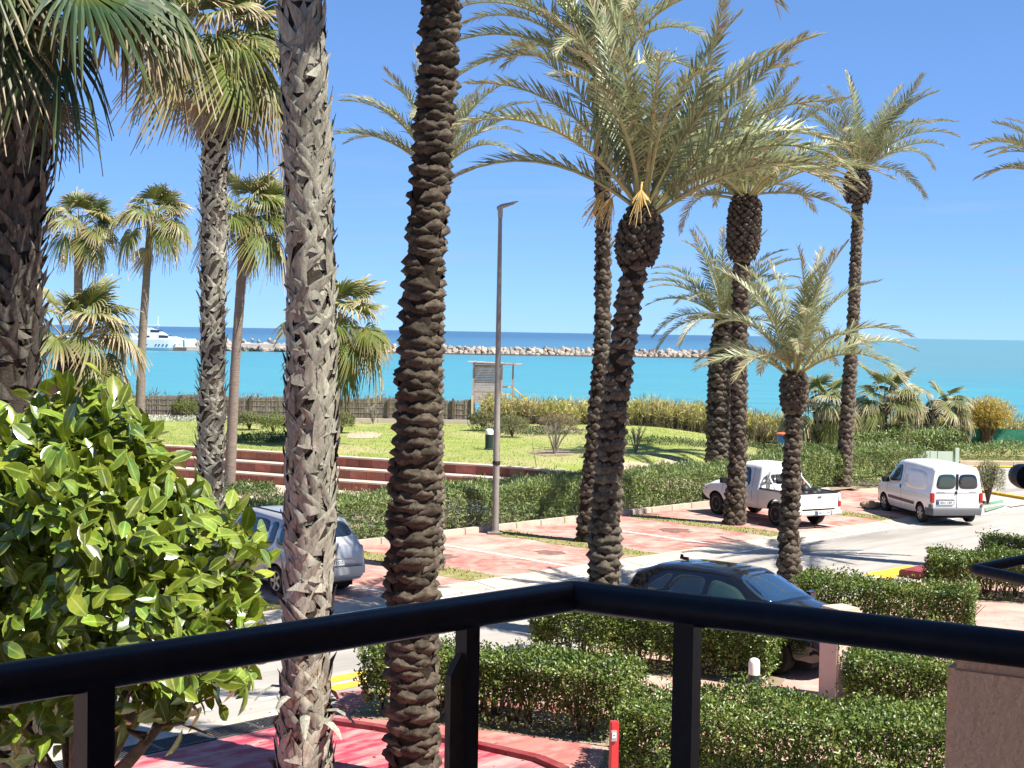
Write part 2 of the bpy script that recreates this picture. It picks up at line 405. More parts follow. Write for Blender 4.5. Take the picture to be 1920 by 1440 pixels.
M['hole'] = mat('dark_drain_void', (.012, .011, .010), None, rough=.9)
M['white_paint'] = mat('white_car_paint', (.74, .73, .70), None, rough=.32, spec=.5, coat=.6)
M['white_dusty'] = mat('dusty_white_car_paint', (.72, .70, .64), (.62, .57, .48), 1.6, .42, .5, coat=.3, coords='OBJ', ramp=(.5, .8))
M['silver'] = mat('silver_blue_car_paint', (.37, .38, .395), None, rough=.30, spec=.5, metallic=.25, coat=.5)
M['navy'] = mat('black_car_paint', (.004, .005, .009), None, rough=.10, spec=.5, coat=.6)
M['glass'] = mat('tinted_car_glass', (.010, .016, .022), None, rough=.04, spec=.8, coat=.5)
M['glass_green'] = mat('greenish_car_glass', (.022, .045, .045), None, rough=.05, spec=.7, coat=.3)
M['windscreen'] = mat('reflective_windscreen', (.012, .035, .075), None, rough=.04, spec=1.0, coat=1.0)
M['rubber'] = mat('tyre_rubber', (.018, .017, .016), (.03, .028, .026), 8, .85, .2)
M['arch'] = mat('wheel_arch_black', (.010, .010, .010), None, rough=.9)
M['plastic_grey'] = mat('grey_bumper_plastic', (.10, .10, .105), None, rough=.6)
M['plastic_black'] = mat('black_car_plastic', (.015, .015, .016), None, rough=.5)
M['rim'] = mat('wheel_rim', (.42, .42, .42), None, rough=.35, metallic=.6)
M['rim_steel'] = mat('steel_wheel_rim', (.14, .135, .13), (.22, .20, .18), 9, .6, metallic=.3)
M['tail_red'] = mat('red_tail_lamp', (.38, .008, .012), None, rough=.12, spec=.6)
M['tail_clear'] = mat('clear_tail_lamp', (.62, .58, .56), None, rough=.12, spec=.6)
M['plate'] = mat('number_plate', (.62, .62, .60), None, rough=.4)
M['plate_blue'] = mat('plate_band', (.03, .08, .35), None, rough=.4)
M['ink'] = mat('black_lettering', (.015, .015, .018), None, rough=.6)
M['badge'] = mat('chrome_badge', (.55, .55, .56), None, rough=.2, metallic=.9)
M['grey_letter'] = mat('grey_lettering', (.30, .30, .31), None, rough=.4)
M['yacht_white'] = mat('yacht_white', (.76, .76, .76), None, rough=.3, spec=.5)
M['yacht_hull'] = mat('yacht_hull', (.62, .68, .74), None, rough=.35, spec=.5)
M['yacht_glass'] = mat('yacht_window', (.02, .03, .05), None, rough=.1, spec=.7)
M['green_buoy'] = mat('green_light', (.02, .25, .12), None, rough=.5)

def add_rib_lit_edge(m):
    nt = m.node_tree; N = nt.nodes; L_ = nt.links; b = N['Principled BSDF']; src = b.inputs['Base Color'].links[0].from_socket
    a = N.new('ShaderNodeAttribute'); a.attribute_name = 'rib'
    prev = src
    for lo, hi, c in ((.84, .93, (.36, .40, .12)), (.16, .02, (.30, .33, .07))):  # pale midrib, then leaf edges lightened in the colour as if lit
        r = N.new('ShaderNodeMapRange'); r.inputs[1].default_value = lo; r.inputs[2].default_value = hi; r.inputs[4].default_value = .6; L_.new(a.outputs['Fac'], r.inputs[0])
        mx = N.new('ShaderNodeMix'); mx.data_type = 'RGBA'; L_.new(r.outputs[0], mx.inputs[0]); L_.new(prev, mx.inputs[6]); mx.inputs[7].default_value = (*c, 1); prev = mx.outputs[2]
    L_.new(prev, b.inputs['Base Color'])
add_rib_lit_edge(M['ficus_leaf']); add_rib_lit_edge(M['ficus_leaf_o'])
def sea_material():
    m = bpy.data.materials.new('sea_water'); m.use_nodes = True
    nt = m.node_tree; N = nt.nodes; Lk = nt.links; b = N['Principled BSDF']
    g = N.new('ShaderNodeNewGeometry'); sp = N.new('ShaderNodeSeparateXYZ'); Lk.new(g.outputs['Position'], sp.inputs[0])
    mp = N.new('ShaderNodeMapping'); mp.inputs['Scale'].default_value = (.006, .02, 1); Lk.new(g.outputs['Position'], mp.inputs[0])
    nz = N.new('ShaderNodeTexNoise'); nz.inputs['Scale'].default_value = 1.0; nz.inputs['Detail'].default_value = 5; Lk.new(mp.outputs[0], nz.inputs['Vector'])
    # depth of the water: shallow bay, deep beyond the breakwater, paler and greyer to the right
    off = N.new('ShaderNodeMath'); off.operation = 'MULTIPLY_ADD'; off.inputs[1].default_value = 160; off.inputs[2].default_value = -80; Lk.new(nz.outputs[0], off.inputs[0])
    dd = N.new('ShaderNodeMath'); dd.operation = 'ADD'; Lk.new(sp.outputs[1], dd.inputs[0]); Lk.new(off.outputs[0], dd.inputs[1])
    r1 = N.new('ShaderNodeMapRange'); r1.inputs[1].default_value = 120; r1.inputs[2].default_value = 2400; Lk.new(dd.outputs[0], r1.inputs[0])
    cr = N.new('ShaderNodeValToRGB'); e = cr.color_ramp.elements
    st = [(0, (.070, .255, .285)), (.13, (.055, .225, .275)), (.20, (.060, .165, .235)), (.5, (.050, .135, .21)), (1, (.036, .095, .165))]
    while len(e) < len(st): e.new(.5)
    for i, (p_, c_) in enumerate(st): e[i].position = p_; e[i].color = (*c_, 1)
    Lk.new(r1.outputs[0], cr.inputs[0])
    r2 = N.new('ShaderNodeMapRange'); r2.inputs[1].default_value = .13; r2.inputs[2].default_value = .26
    q = N.new('ShaderNodeMath'); q.operation = 'DIVIDE'; Lk.new(sp.outputs[0], q.inputs[0]); Lk.new(sp.outputs[1], q.inputs[1])
    Lk.new(q.outputs[0], r2.inputs[0])
    far = N.new('ShaderNodeMapRange'); far.inputs[1].default_value = 200; far.inputs[2].default_value = 420; Lk.new(dd.outputs[0], far.inputs[0])
    mm = N.new('ShaderNodeMath'); mm.operation = 'MULTIPLY'; Lk.new(r2.outputs[0], mm.inputs[0]); Lk.new(far.outputs[0], mm.inputs[1])
    mx = N.new('ShaderNodeMix'); mx.data_type = 'RGBA'; mx.inputs[7].default_value = (.095, .215, .235, 1)
    Lk.new(mm.outputs[0], mx.inputs[0]); Lk.new(cr.outputs[0], mx.inputs[6])
    Lk.new(mx.outputs[2], b.inputs['Base Color'])
    mp3 = N.new('ShaderNodeMapping'); mp3.inputs['Scale'].default_value = (.05, .35, 1); Lk.new(g.outputs['Position'], mp3.inputs[0])
    n3 = N.new('ShaderNodeTexNoise'); n3.inputs['Scale'].default_value = 1.0; n3.inputs['Detail'].default_value = 9; n3.inputs['Roughness'].default_value = .72; Lk.new(mp3.outputs[0], n3.inputs['Vector'])
    hv = N.new('ShaderNodeHueSaturation'); rv = N.new('ShaderNodeMapRange'); rv.inputs[1].default_value = .3; rv.inputs[2].default_value = .7; rv.inputs[3].default_value = .80; rv.inputs[4].default_value = 1.2
    Lk.new(n3.outputs[0], rv.inputs[0]); Lk.new(rv.outputs[0], hv.inputs['Value']); Lk.new(mx.outputs[2], hv.inputs['Color']); Lk.new(hv.outputs[0], b.inputs['Base Color'])
    b.inputs['Roughness'].default_value = .28
    b.inputs['Specular IOR Level'].default_value = .12
    mp2 = N.new('ShaderNodeMapping'); mp2.inputs['Scale'].default_value = (.25, .8, 1); Lk.new(g.outputs['Position'], mp2.inputs[0])
    n2 = N.new('ShaderNodeTexNoise'); n2.inputs['Scale'].default_value = 1.0; n2.inputs['Detail'].default_value = 8; n2.inputs['Roughness'].default_value = .7; Lk.new(mp2.outputs[0], n2.inputs['Vector'])
    bp = N.new('ShaderNodeBump'); bp.inputs['Strength'].default_value = .9; bp.inputs['Distance'].default_value = .5
    Lk.new(n2.outputs[0], bp.inputs['Height']); Lk.new(bp.outputs[0], b.inputs['Normal'])
    return m
M['sea'] = sea_material()

# ------------------------------------------------------------------ setting: terrain, sea, roads
SEA_Z = -2.5
def sheet(name, pts, z, m, parent=None, kind='structure', top=True):
    mb = MB(); pl = [(p[0], p[1]) for p in pts]
    a = sum(pl[i][0] * pl[(i + 1) % len(pl)][1] - pl[(i + 1) % len(pl)][0] * pl[i][1] for i in range(len(pl)))
    if a < 0: pl = pl[::-1]
    mb.add([(x, y, z) for x, y in pl], [tuple(range(len(pl)))])
    o = mb.build(name, m, parent)
    if parent is None and kind: tag(o, kind=kind)
    return o
def rsheet(name, s0, s1, n0, n1, z, m, parent=None, kind='structure'):
    return sheet(name, [P(s0, n0), P(s1, n0), P(s1, n1), P(s0, n1)], z, m, parent, kind)

sea = sheet('sea', [(-24000, 84), (24000, 84), (24000, 30000), (-24000, 30000)], SEA_Z, M['sea'])
# ground: one sheet that runs from behind the building to the beach and falls to the sea bed
gx = np.array([-700, -250, -120, -70, -45, -25, -10, 0, 10, 25, 45, 70, 120, 250, 700.])
gy = np.array([-120, -40, 0, 20, 40, 60, 72, 80, 86, 92, 100, 115, 150.])
gz = np.array([-.03, -.03, -.03, -.03, -.03, -.03, -.03, -.1, -.7, -1.6, -2.4, -3.4, -4.5])
V = [(x, y, z) for y, z in zip(gy, gz) for x in gx]
nx = len(gx)
F = [(j * nx + i, j * nx + i + 1, (j + 1) * nx + i + 1, (j + 1) * nx + i) for j in range(len(gy) - 1) for i in range(nx - 1)]
tag(link('ground', np_mesh('ground', V, np.array(F), [M['sandy']], smooth=True)), kind='structure')

ROAD_N0, ROAD_N1 = 17.95, 23.2
rsheet('road', -60, 120, ROAD_N0, 23.3, .004, M['asphalt'])
line_root = MB()
def rquad(mb, s0, s1, n0, n1, z, mi=0):
    mb.add([P(s0, n0, z), P(s1, n0, z), P(s1, n1, z), P(s0, n1, z)], [(0, 1, 2, 3)], mi)
mb = MB()
rquad(mb, -60, 120, 23.08, 23.2, .009)
tag(mb.build('road_edge_line', M['white_line']), kind='structure')
for k in range(-8, 18):
    mb = MB(); s0 = 33.6 + k * 3.62
    rquad(mb, s0, s0 + 1.25, 21.03, 21.14, .009)
    tag(mb.build('centre_dash', M['white_line']), kind='structure')
for k in range(-12, 3):
    mb = MB(); s0 = 11.35 + k * 1.55
    rquad(mb, s0, s0 + .75, 18.48, 18.6, .009)
    tag(mb.build('near_edge_dash', M['white_line']), kind='structure')
for (s0, s1) in ((17.0, 20.5), (29.2, 31.2), (36, 60)):
    mb = MB(); rquad(mb, s0, s1, 18.55, 18.68, .009); tag(mb.build('near_edge_line', M['white_line']), kind='structure')
# yellow hatching
for (pts) in (((600, 1291), (690, 1272), (688, 1283), (630, 1296)), ((612, 1272), (684, 1258), (690, 1266), (608, 1284)),
              ((1618, 1077), (1700, 1061), (1752, 1066), (1668, 1086))):
    sheet('yellow_marking', [gp(*q) for q in pts], .0095, M['yellow_line'])

# pavement on the balcony side, driveway, garden paths
rsheet('pavement', -60, 110, -8, ROAD_N0 - .005, .0, M['concrete'])
gut = sheet('gutter', [P(-30, 17.62), P(13.2, 17.62), P(13.2, 17.94), P(-30, 17.94)], .006, M['apron'])
drive_edge = [gp(640, 1318), gp(622, 1357), gp(700, 1368), gp(800, 1385), gp(900, 1403), gp(1010, 1428), gp(1060, 1450)]
sheet('driveway', [P(-12, 17.1), P(12.6, 17.1)] + drive_edge + [Vector((1.1, 14, 0)), Vector((-12, 4, 0))], .006, M['drive_red'])
sheet('red_pavement', [gp(632, 1300), gp(720, 1290), gp(1120, 1330), gp(1100, 1440), gp(700, 1366), gp(624, 1352)], .010, M['red_paint'])
sheet('garden_path', [P(16.2, 17.6), P(60, 17.6), P(60, 6), P(15.2, 6), P(13.2, 13)], .004, M['pink_path'])
kerb_r = tag(empty('red_kerb', drive_edge[1]), kind='structure')
for a, b in zip(drive_edge[1:-1], drive_edge[2:]):
    L = (b - a).length; n_ = max(1, round(L / .5))
    for i in range(n_):
        p0 = a.lerp(b, (i + .01) / n_); p1 = a.lerp(b, (i + .985) / n_)
        mb = MB(); off = Vector((0, 0, .036))
        mb.bar(p0 - drive_edge[1] + off, p1 - drive_edge[1] + off, .15, .08)
        mb.build('kerb_stone', M['kerb_red'], kerb_r)
# drain channel with its grates
dr = tag(empty('drain_channel', P(4, 17.36)), 'long iron drain grate set between gutter and red driveway', 'drain grate')
mb = MB(); rquad(mb, -8, 12.9, 17.12, 17.60, .008)
o = mb.build('channel_bed', M['hole'], dr); o.location = -P(4, 17.36)
def grate_mesh():
    mb = MB()
    for y in (-.225, .225): mb.box((0, y, .012), (.78, .03, .016))
    for x in (-.385, .385): mb.box((x, 0, .012), (.03, .45, .016))
    for i in range(17): mb.box((-.36 + i * .045, 0, .0115), (.016, .42, .012))
    return mb.mesh('grate', M['cast_iron'])
gm = grate_mesh()
for i in range(26):
    link('grate', gm, dr, P(-7.6 + i * .80, 17.36, .0) - P(4, 17.36), (0, 0, ROAD_A))

# parking side: sloped apron stones, bays, grass strips, hedge kerb
apron = tag(empty('apron_kerb', P(0, 23.6)), kind='structure')
mb = MB()
mb.add([(-.492, -.36, .003), (.492, -.36, .003), (.492, .36, .075), (-.492, .36, .075), (-.492, -.36, -.1), (.492, -.36, -.1), (.492, .36, -.1), (-.492, .36, -.1)],
       [(0, 1, 2, 3), (4, 5, 1, 0), (5, 6, 2, 1), (6, 7, 3, 2), (7, 4, 0, 3)])
am = mb.mesh('apron_stone', M['apron'])
for i in range(62):
    s_ = -6 + i * 1.0
    link('apron_stone', am, apron, P(s_, 23.67, rng.uniform(-.004, .004)) - P(0, 23.6), (rng.uniform(-.006, .006), 0, ROAD_A))
ZB = .07
rsheet('parking_bay', -25, 42, 24.03, 29.7, ZB, M['bay_red'])
rsheet('parking_bay', 42, 46.5, 24.03, 29.7, ZB, M['bay_red'])
STRIPS = [5.5, 11.3, 17.1, 22.9, 28.55, 34.5, 40.3]
for s_ in STRIPS:
    mb = MB(); n_ = 12
    L = []; R_ = []
    for i in range(n_ + 1):
        q = 24.05 + (29.65 - 24.05) * i / n_
        wv = .42 + .10 * math.sin(i * 1.7 + s_) + (.12 if i < 2 else 0)
        L.append(P(s_ - wv, q, ZB + .006)); R_.append(P(s_ + wv, q, ZB + .006))
    pts = R_ + L[::-1]
    mb.add(pts, [tuple(range(len(pts)))])
    tag(mb.build('grass_strip', M['strip_grass']), kind='structure')
    # tufts
    k = 500
    ss = nr.uniform(-.45, .45, k) + s_; nn = nr.uniform(24.1, 29.6, k)
    Vt = []; Ft = []
    for i in range(k):
        p = P(ss[i], nn[i], ZB + .004); a = nr.uniform(0, 6.28); h = nr.uniform(.02, .06); w = .02
        d = Vector((math.cos(a), math.sin(a), 0)); b_ = len(Vt)
        Vt += [p - d * w, p + d * w, p + Vector((nr.uniform(-.03, .03), nr.uniform(-.03, .03), h))]
        Ft.append((b_, b_ + 1, b_ + 2))
    tag(link('grass', np_mesh('grass', [tuple(v) for v in Vt], np.array(Ft), [M['strip_grass']])), 'short dry grass growing on a parking strip', kind='stuff')
for s_ in [8.4, 14.2, 20.0, 25.7, 31.5, 37.4]:
    mb = MB(); rquad(mb, s_ - .05, s_ + .05, 24.1, 28.6, ZB + .005)
    tag(mb.build('bay_line', M['white_line']), kind='structure')
hk = tag(empty('hedge_kerb', P(20, 29.8)), kind='structure')
mb = MB(); mb.box((0, 0, .08), (.985, .16, .24)); km = mb.mesh('kerb_stone', M['apron'], bevel=.015)
for i in range(58):
    link('kerb_stone', km, hk, P(-12 + i * 1.0, 29.8, .03) - P(20, 29.8), (0, 0, ROAD_A))
rsheet('hedge_bed', -25, 48, 29.88, 32.6, .09, M['soil'])
# drain lid in the gutter near the kerb
mb = MB(); rquad(mb, 27.0, 27.9, 22.75, 23.02, .011); tag(mb.build('gutter_grate', M['cast_iron']), kind='structure')

# side road to the right with its kerbs
side = [P(46.8, 23.25), Vector((16.3, 52.5, 0)), Vector((17.0, 56, 0)), Vector((18.6, 61, 0)), Vector((20.5, 64.5, 0)), Vector((24, 66, 0)), Vector((60, 67, 0)), Vector((60, 50, 0)), P(64, 23.25)]
sheet('side_road', side, .003, M['asphalt'])
kr = [Vector((20.3, 66.3, 0)), Vector((24, 66.5, 0)), Vector((32, 66.8, 0)), Vector((44, 67.2, 0))]
sk = tag(empty('side_road_kerb', kr[0]), kind='structure')
for a, b in zip(kr[:-1], kr[1:]):
    n_ = max(1, round((b - a).length / 1.2))
    for i in range(n_):
        mb = MB(); p0 = a.lerp(b, (i + .01) / n_) - kr[0]; p1 = a.lerp(b, (i + .99) / n_) - kr[0]
        mb.bar(p0 + Vector((0, 0, .05)), p1 + Vector((0, 0, .05)), .3, .26); mb.build('kerb_stone', M['apron'], sk)
    mb = MB(); o_ = Vector((0, -.35, .008)); a2 = a + o_; b2 = b + o_; w = Vector((0, -.45, 0))
    mb.add([a2 + w, b2 + w, b2, a2], [(0, 1, 2, 3)]); tag(mb.build('yellow_kerb_line', M['yellow_line']), kind='structure')
ky = [Vector((17.0, 55.8, 0)), Vector((17.35, 54.6, 0)), Vector((17.8, 53.1, 0)), Vector((18.5, 51.4, 0)), Vector((19.6, 49.9, 0))]
yk = tag(empty('yellow_kerb', ky[0]), kind='structure')
for a, b in zip(ky[:-1], ky[1:]):
    for i in range(2):
        mb = MB(); p0 = a.lerp(b, i / 2 + .005) - ky[0]; p1 = a.lerp(b, i / 2 + .495) - ky[0]; z = Vector((0, 0, .06))
        mb.bar(p0 + z, p1 + z, .18, .16); mb.build('kerb_stone', M['yellow_line'], yk)
sheet('traffic_island', [P(46.8, 23.4), Vector((16.4, 52.0, 0)), Vector((17.2, 54.4, 0)), Vector((18.3, 51.3, 0)), Vector((18.0, 50.0, 0)), P(47.9, 23.4)], .05, M['concrete'])
sheet('green_patch', [gp(1842, 946), gp(1880, 940), gp(1884, 952), gp(1848, 962)], .056, M['green_paint'])

# terraced seating: three risers of red stone panels with pale caps
TW = [Vector(p) for p in ((-22, 58.6), (-17, 56.8), (-12.5, 55.0), (-9.3, 53.4), (-6.1, 51.6), (-4.2, 50.7), (-2.3, 49.9), (-.65, 49.1), (.55, 48.2))]
TW = [Vector((p.x, p.y, 0)) for p in TW]
STEP_H, STEP_D = .36, .58
def poly_len(pts): return [0] + list(np.cumsum([(b - a).length for a, b in zip(pts[:-1], pts[1:])]))
def along(pts, d):
    L = poly_len(pts); d = max(0, min(L[-1], d))
    for i in range(len(pts) - 1):
        if d <= L[i + 1]: return pts[i].lerp(pts[i + 1], (d - L[i]) / (L[i + 1] - L[i]))
    return pts[-1]
def wall_y(x, k=0):
    xs = [p.x for p in TW]; ys = [p.y for p in TW]
    return float(np.interp(x, xs, ys)) + k
terr = tag(empty('terraced_seating', TW[5]), 'curved terrace of three red stone steps with pale caps below lawn', 'seating steps')
for k in range(3):
    line = [p + Vector((.25 * k, STEP_D * k, 0)) for p in TW]
    Lt = poly_len(line)[-1]
    d = 0.0; j = 0
    z0 = STEP_H * k; hb = STEP_H - .055
    back = MB()
    while d < Lt - .1:
        w = rng.uniform(.42, .85); w = min(w, Lt - d)
        a = along(line, d + .008); b = along(line, d + w - .008)
        if a.x < 1.5:
            mb = MB(); of = Vector((0, .05 - rng.uniform(0, .012), z0 + hb / 2))
            mb.bar(a - TW[5] + of, b - TW[5] + of, .10, hb - .006)
            mb.build('panel', M['panel'], terr)
        d += w; j += 1
    # caps
    d = 0.0
    while d < Lt - .05:
        w = min(1.6, Lt - d)
        a = along(line, d + .004); b = along(line, d + w - .004)
        mb = MB(); of = Vector((0, STEP_D / 2 + .02, z0 + STEP_H - .0275))
        mb.bar(a - TW[5] + of, b - TW[5] + of, STEP_D + .06 if k < 2 else .42, .055)
        if k == 2:
            mb = MB(); of = Vector((0, .16, z0 + STEP_H - .0275)); mb.bar(a - TW[5] + of, b - TW[5] + of, .40, .055)
        mb.build('cap_stone', M['cap'], terr)
        d += w
    mb = MB()
    for a, b in zip(line[:-1], line[1:]):
        of = Vector((0, .38, z0 + hb / 2 - .01)); mb.bar(a - TW[5] + of, b - TW[5] + of, .5, hb - .03)
    o = mb.build('step_core', M['soil'], terr)
# end wall of the terrace, sloping down to the hedge
e0 = TW[-1]
mb = MB()
mb.bar(e0 - TW[5] + Vector((.1, 1.7, .50)), e0 - TW[5] + Vector((1.5, .6, .50)), .32, 1.0)
mb.build('end_wall', M['panel'], terr)
mb = MB()
mb.bar(e0 - TW[5] + Vector((-.1, 1.95, 1.045)), e0 - TW[5] + Vector((1.6, .5, 1.03)), .42, .07)
mb.build('cap_stone', M['cap'], terr)
mb = MB(); mb.bar(e0 - TW[5] + Vector((.2, .15, .60)), e0 - TW[5] + Vector((.9, .95, .95)), .30, .12); mb.build('ramp_stone', M['cap'], terr)

def hedge_y(x, n=32.2): return (n + EY * x) / EX
LAWN_Z = 1.06
def lawn_z(x, y):
    t = min(1, max(0, (x - 6) / 9)); t = t * t * (3 - 2 * t)
    top = LAWN_Z * (1 - t) + .22 * t
    s_, n_ = sn(x, y)
    e = min(1, max(0, (n_ - 31.8) / 4.5)); e = e * e * (3 - 2 * e)
    if x < .6: e = 1
    return .06 + (top - .06) * e + .04 * math.sin(x * .35) * math.sin(y * .27) * e
def grid_sheet(name, xs, y0f, y1f, ny, zf, m):
    V = []; F = []
    for i, x in enumerate(xs):
        a, b = y0f(x), y1f(x)
        for j in range(ny + 1):
            y = a + (b - a) * j / ny; V.append((x, y, zf(x, y)))
    for i in range(len(xs) - 1):
        for j in range(ny):
            F.append((i * (ny + 1) + j, (i + 1) * (ny + 1) + j, (i + 1) * (ny + 1) + j + 1, i * (ny + 1) + j + 1))
    return tag(link(name, np_mesh(name, V, np.array(F), [m], smooth=True)), kind='structure')
def lawn_y0(x):
    if x < .9: return wall_y(x) + 1.72
    return hedge_y(x)
def lawn_y1(x):
    return 74.0 if x < 15 else 74.0
grid_sheet('lawn', list(np.linspace(-60, .88, 50)), lawn_y0, lambda x: 74.5, 22, lawn_z, M['lawn'])
grid_sheet('lawn', list(np.linspace(.9, 15.0, 40)), lawn_y0, lambda x: 74.5, 26, lawn_z, M['lawn'])
grid_sheet('verge', list(np.linspace(15.02, 19.5, 10)), lambda x: max(hedge_y(x), 56 + (x - 15) * 2.4), lambda x: 78, 14, lambda x, y: .12, M['strip_grass'])
grid_sheet('verge', list(np.linspace(19.5, 60, 12)), lambda x: 66.8 + (x - 19.5) * .03, lambda x: 79, 6, lambda x, y: .14, M['strip_grass'])
# plaza below the steps
sheet('plaza', [(-40, 40), (-40, 64)] + [(p.x, p.y + .02) for p in TW] + [P(34.2, 32.6), P(-2, 32.6)], .03, M['plaza'])
# bare patches on the lawn
def patch(name, px, py, rx, ry, m, dz=.012, seed=0):
    q = gp(px, py, LAWN_Z); r2 = random.Random(seed + px); pts = []
    for i in range(20):
        a = 6.283 * i / 20; w = 1 + r2.uniform(-.16, .16)
        x = q.x + math.cos(a) * rx * w; y = q.y + math.sin(a) * ry * w
        pts.append((x, y, lawn_z(x, y) + dz))
    mb = MB(); mb.add(pts + [(q.x, q.y, lawn_z(q.x, q.y) + dz + .03)], [(i, (i + 1) % 20, 20) for i in range(20)])
    return tag(mb.build(name, m), kind='structure')
patch('bare_earth', 1230, 862, 1.7, 2.6, M['sandy'])
patch('bare_earth', 1035, 850, .9, 1.5, M['soil'])
patch('bare_earth', 680, 818, .8, 2.0, M['sandy'], .012, 4)
patch('bare_earth', 1000, 806, 2.8, 2.4, M['soil'], .012, 9)
patch('bare_earth', 1360, 868, 1.2, 1.6, M['soil'], .012, 3)

# ------------------------------------------------------------------ leaves: scattering helper
def rand_frames(n, normals, spread):
    """orthonormal frames: d = leaf direction, w = width, around given normals"""
    d = normals + nr.normal(0, spread, (n, 3)); d /= np.linalg.norm(d, axis=1)[:, None] + 1e-9
    r = nr.normal(0, .55, (n, 3)) + normals * .9 + np.array([0, 0, .35]); d = d * .6 + nr.normal(0, .6, (n, 3)); d /= np.linalg.norm(d, axis=1)[:, None] + 1e-9
    w = np.cross(d, r); w /= np.linalg.norm(w, axis=1)[:, None] + 1e-9
    u = np.cross(w, d)
    return d, w, u
def leaf_cloud(pos, d, w, u, ln, wd, fold=.25):
    """rhombic leaves folded along the middle: 4 vertices, 2 triangles each"""
    n = len(pos); ln = np.broadcast_to(ln, n)[:, None]; wd = np.broadcast_to(wd, n)[:, None]
    mid = pos + d * ln * .45
    V = np.stack([pos, mid + w * wd * .5 + u * wd * fold, pos + d * ln, mid - w * wd * .5 + u * wd * fold], 1).reshape(-1, 3)
    b = (np.arange(n) * 4)[:, None]
    return V, np.concatenate([b + np.array([[0, 1, 2]]), b + np.array([[0, 2, 3]])], 0)
def smooth_noise(p, seed=0, f=1.0):
    s_ = seed * 1.7
    return (np.sin(p[:, 0] * 2.1 * f + s_) * np.sin(p[:, 1] * 2.7 * f + s_ * 2) + np.sin(p[:, 2] * 3.1 * f + p[:, 0] * 1.3 * f + s_) + np.sin(p[:, 0] * 5.3 * f + p[:, 1] * 4.1 * f + s_) * .6) / 2.2

def hedge(name, label, cat, path, width, height, dens, ln, wd, leafm, z0=0.0, bare=.3, seed=0, up=.5, group=None, zfun=None, lump=.13, stems=34, round_=.20, jit=.08):
    path = [Vector((p[0], p[1], 0)) for p in path]
    base = path[0].copy(); base.z = z0
    root = tag(empty(name, base), label, cat, group)
    Ls = poly_len(path); Lt = Ls[-1]
    A = dict(top=Lt * width, front=Lt * height, back=Lt * height * .55, end=2 * width * height, inner=Lt * height * 1.1)
    P_, Nn = [], []
    for f, area in A.items():
        k = int(area * dens)
        u_ = nr.uniform(0, Lt, k); a = nr.uniform(-.5, .5, k); h = nr.uniform(0, 1, k)
        c = np.array([list(along(path, x)) for x in u_]) if k else np.zeros((0, 3))
        t = np.array([list((along(path, min(Lt, x + .05)) - along(path, max(0, x - .05))).normalized()) for x in u_]) if k else np.zeros((0, 3))
        if not k: continue
        side = np.stack([-t[:, 1], t[:, 0], np.zeros(k)], 1)
        if f == 'top': off = side * (a * width)[:, None]; z = np.full(k, height); nm = np.tile([0, 0, 1.], (k, 1))
        elif f in ('front', 'back'):
            sgn = -1 if f == 'front' else 1
            off = side * sgn * width / 2; z = height * (bare + (1 - bare) * h ** .8) ; nm = side * sgn
            keep_low = nr.uniform(0, 1, k) < .22; z = np.where(keep_low, height * h, z)
        elif f == 'end':
            e = np.where(nr.uniform(0, 1, k) < .5, 0, 1); c = np.array([list(path[-1] if q else path[0]) for q in e])
            tt = np.array([list(((path[-1] - path[-2]) if q else (path[0] - path[1])).normalized()) for q in e])
            side = np.stack([-tt[:, 1], tt[:, 0], np.zeros(k)], 1)
            off = side * (a * width)[:, None]; z = height * (bare * .6 + (1 - bare * .6) * h); nm = tt
        else:
            off = side * (a * width * .8)[:, None]; z = height * (bare + (1 - bare) * h); nm = np.tile([0, 0, 1.], (k, 1))
        p = c + off; p[:, 2] = z
        # round the top edges and let the surface swell and sink
        edge = np.clip((np.abs((off * side).sum(1)) - (width / 2 - round_)) / round_, 0, 1)
        if f == 'top': p[:, 2] -= edge ** 2 * round_ * .8
        p += nm * (smooth_noise(p, seed, 1.3) * lump)[:, None] - nm * np.abs(nr.normal(0, jit, k))[:, None]
        P_.append(p); Nn.append(nm)
    p = np.concatenate(P_); nm = np.concatenate(Nn)
    sh_ = np.where(smooth_noise(p, seed + 3, 4.0) > .62, nr.uniform(0, .16, len(p)), 0) * (lump > .07); p += (nm + np.array([0, 0, .4])) * sh_[:, None]
    p += nr.normal(0, .012, p.shape)
    nm = nm + np.array([0, 0, up])
    d, w, u = rand_frames(len(p), nm, .75)
    n = len(p); q = p - np.array([base.x, base.y, 0])
    if zfun is not None: q[:, 2] += np.array([zfun(a, b) for a, b in p[:, :2]]) - z0
    V, F = leaf_cloud(q, d, w, u, ln * nr.uniform(.65, 1.25, n), wd * nr.uniform(.75, 1.2, n))
    o = link('foliage', np_mesh('foliage', V, F, [leafm]), root); o['kind'] = 'stuff'
    mb = MB()
    for i in range(int(stems)):
        c = along(path, rng.uniform(.03, .97) * Lt); t = (path[-1] - path[0]).normalized(); sd = Vector((-t.y, t.x, 0))
        c = c + sd * rng.uniform(-.35, .35) * width - Vector((base.x, base.y, 0))
        if zfun is not None: c.z = zfun(c.x + base.x, c.y + base.y) - z0
        for k in range(3):
            a = rng.uniform(0, 6.28); r = rng.uniform(.1, .3)
            mid = c + Vector((math.cos(a) * r * .5, math.sin(a) * r * .5, height * .35))
            tip = c + Vector((math.cos(a) * r * 1.3, math.sin(a) * r * 1.3, height * rng.uniform(.6, .88)))
            mb.tube([c, mid, tip], [.016, .011, .005], 4, cap=False)
    if stems:
        o = mb.build('branches', M['bark'], root); o['kind'] = 'stuff'
    return root

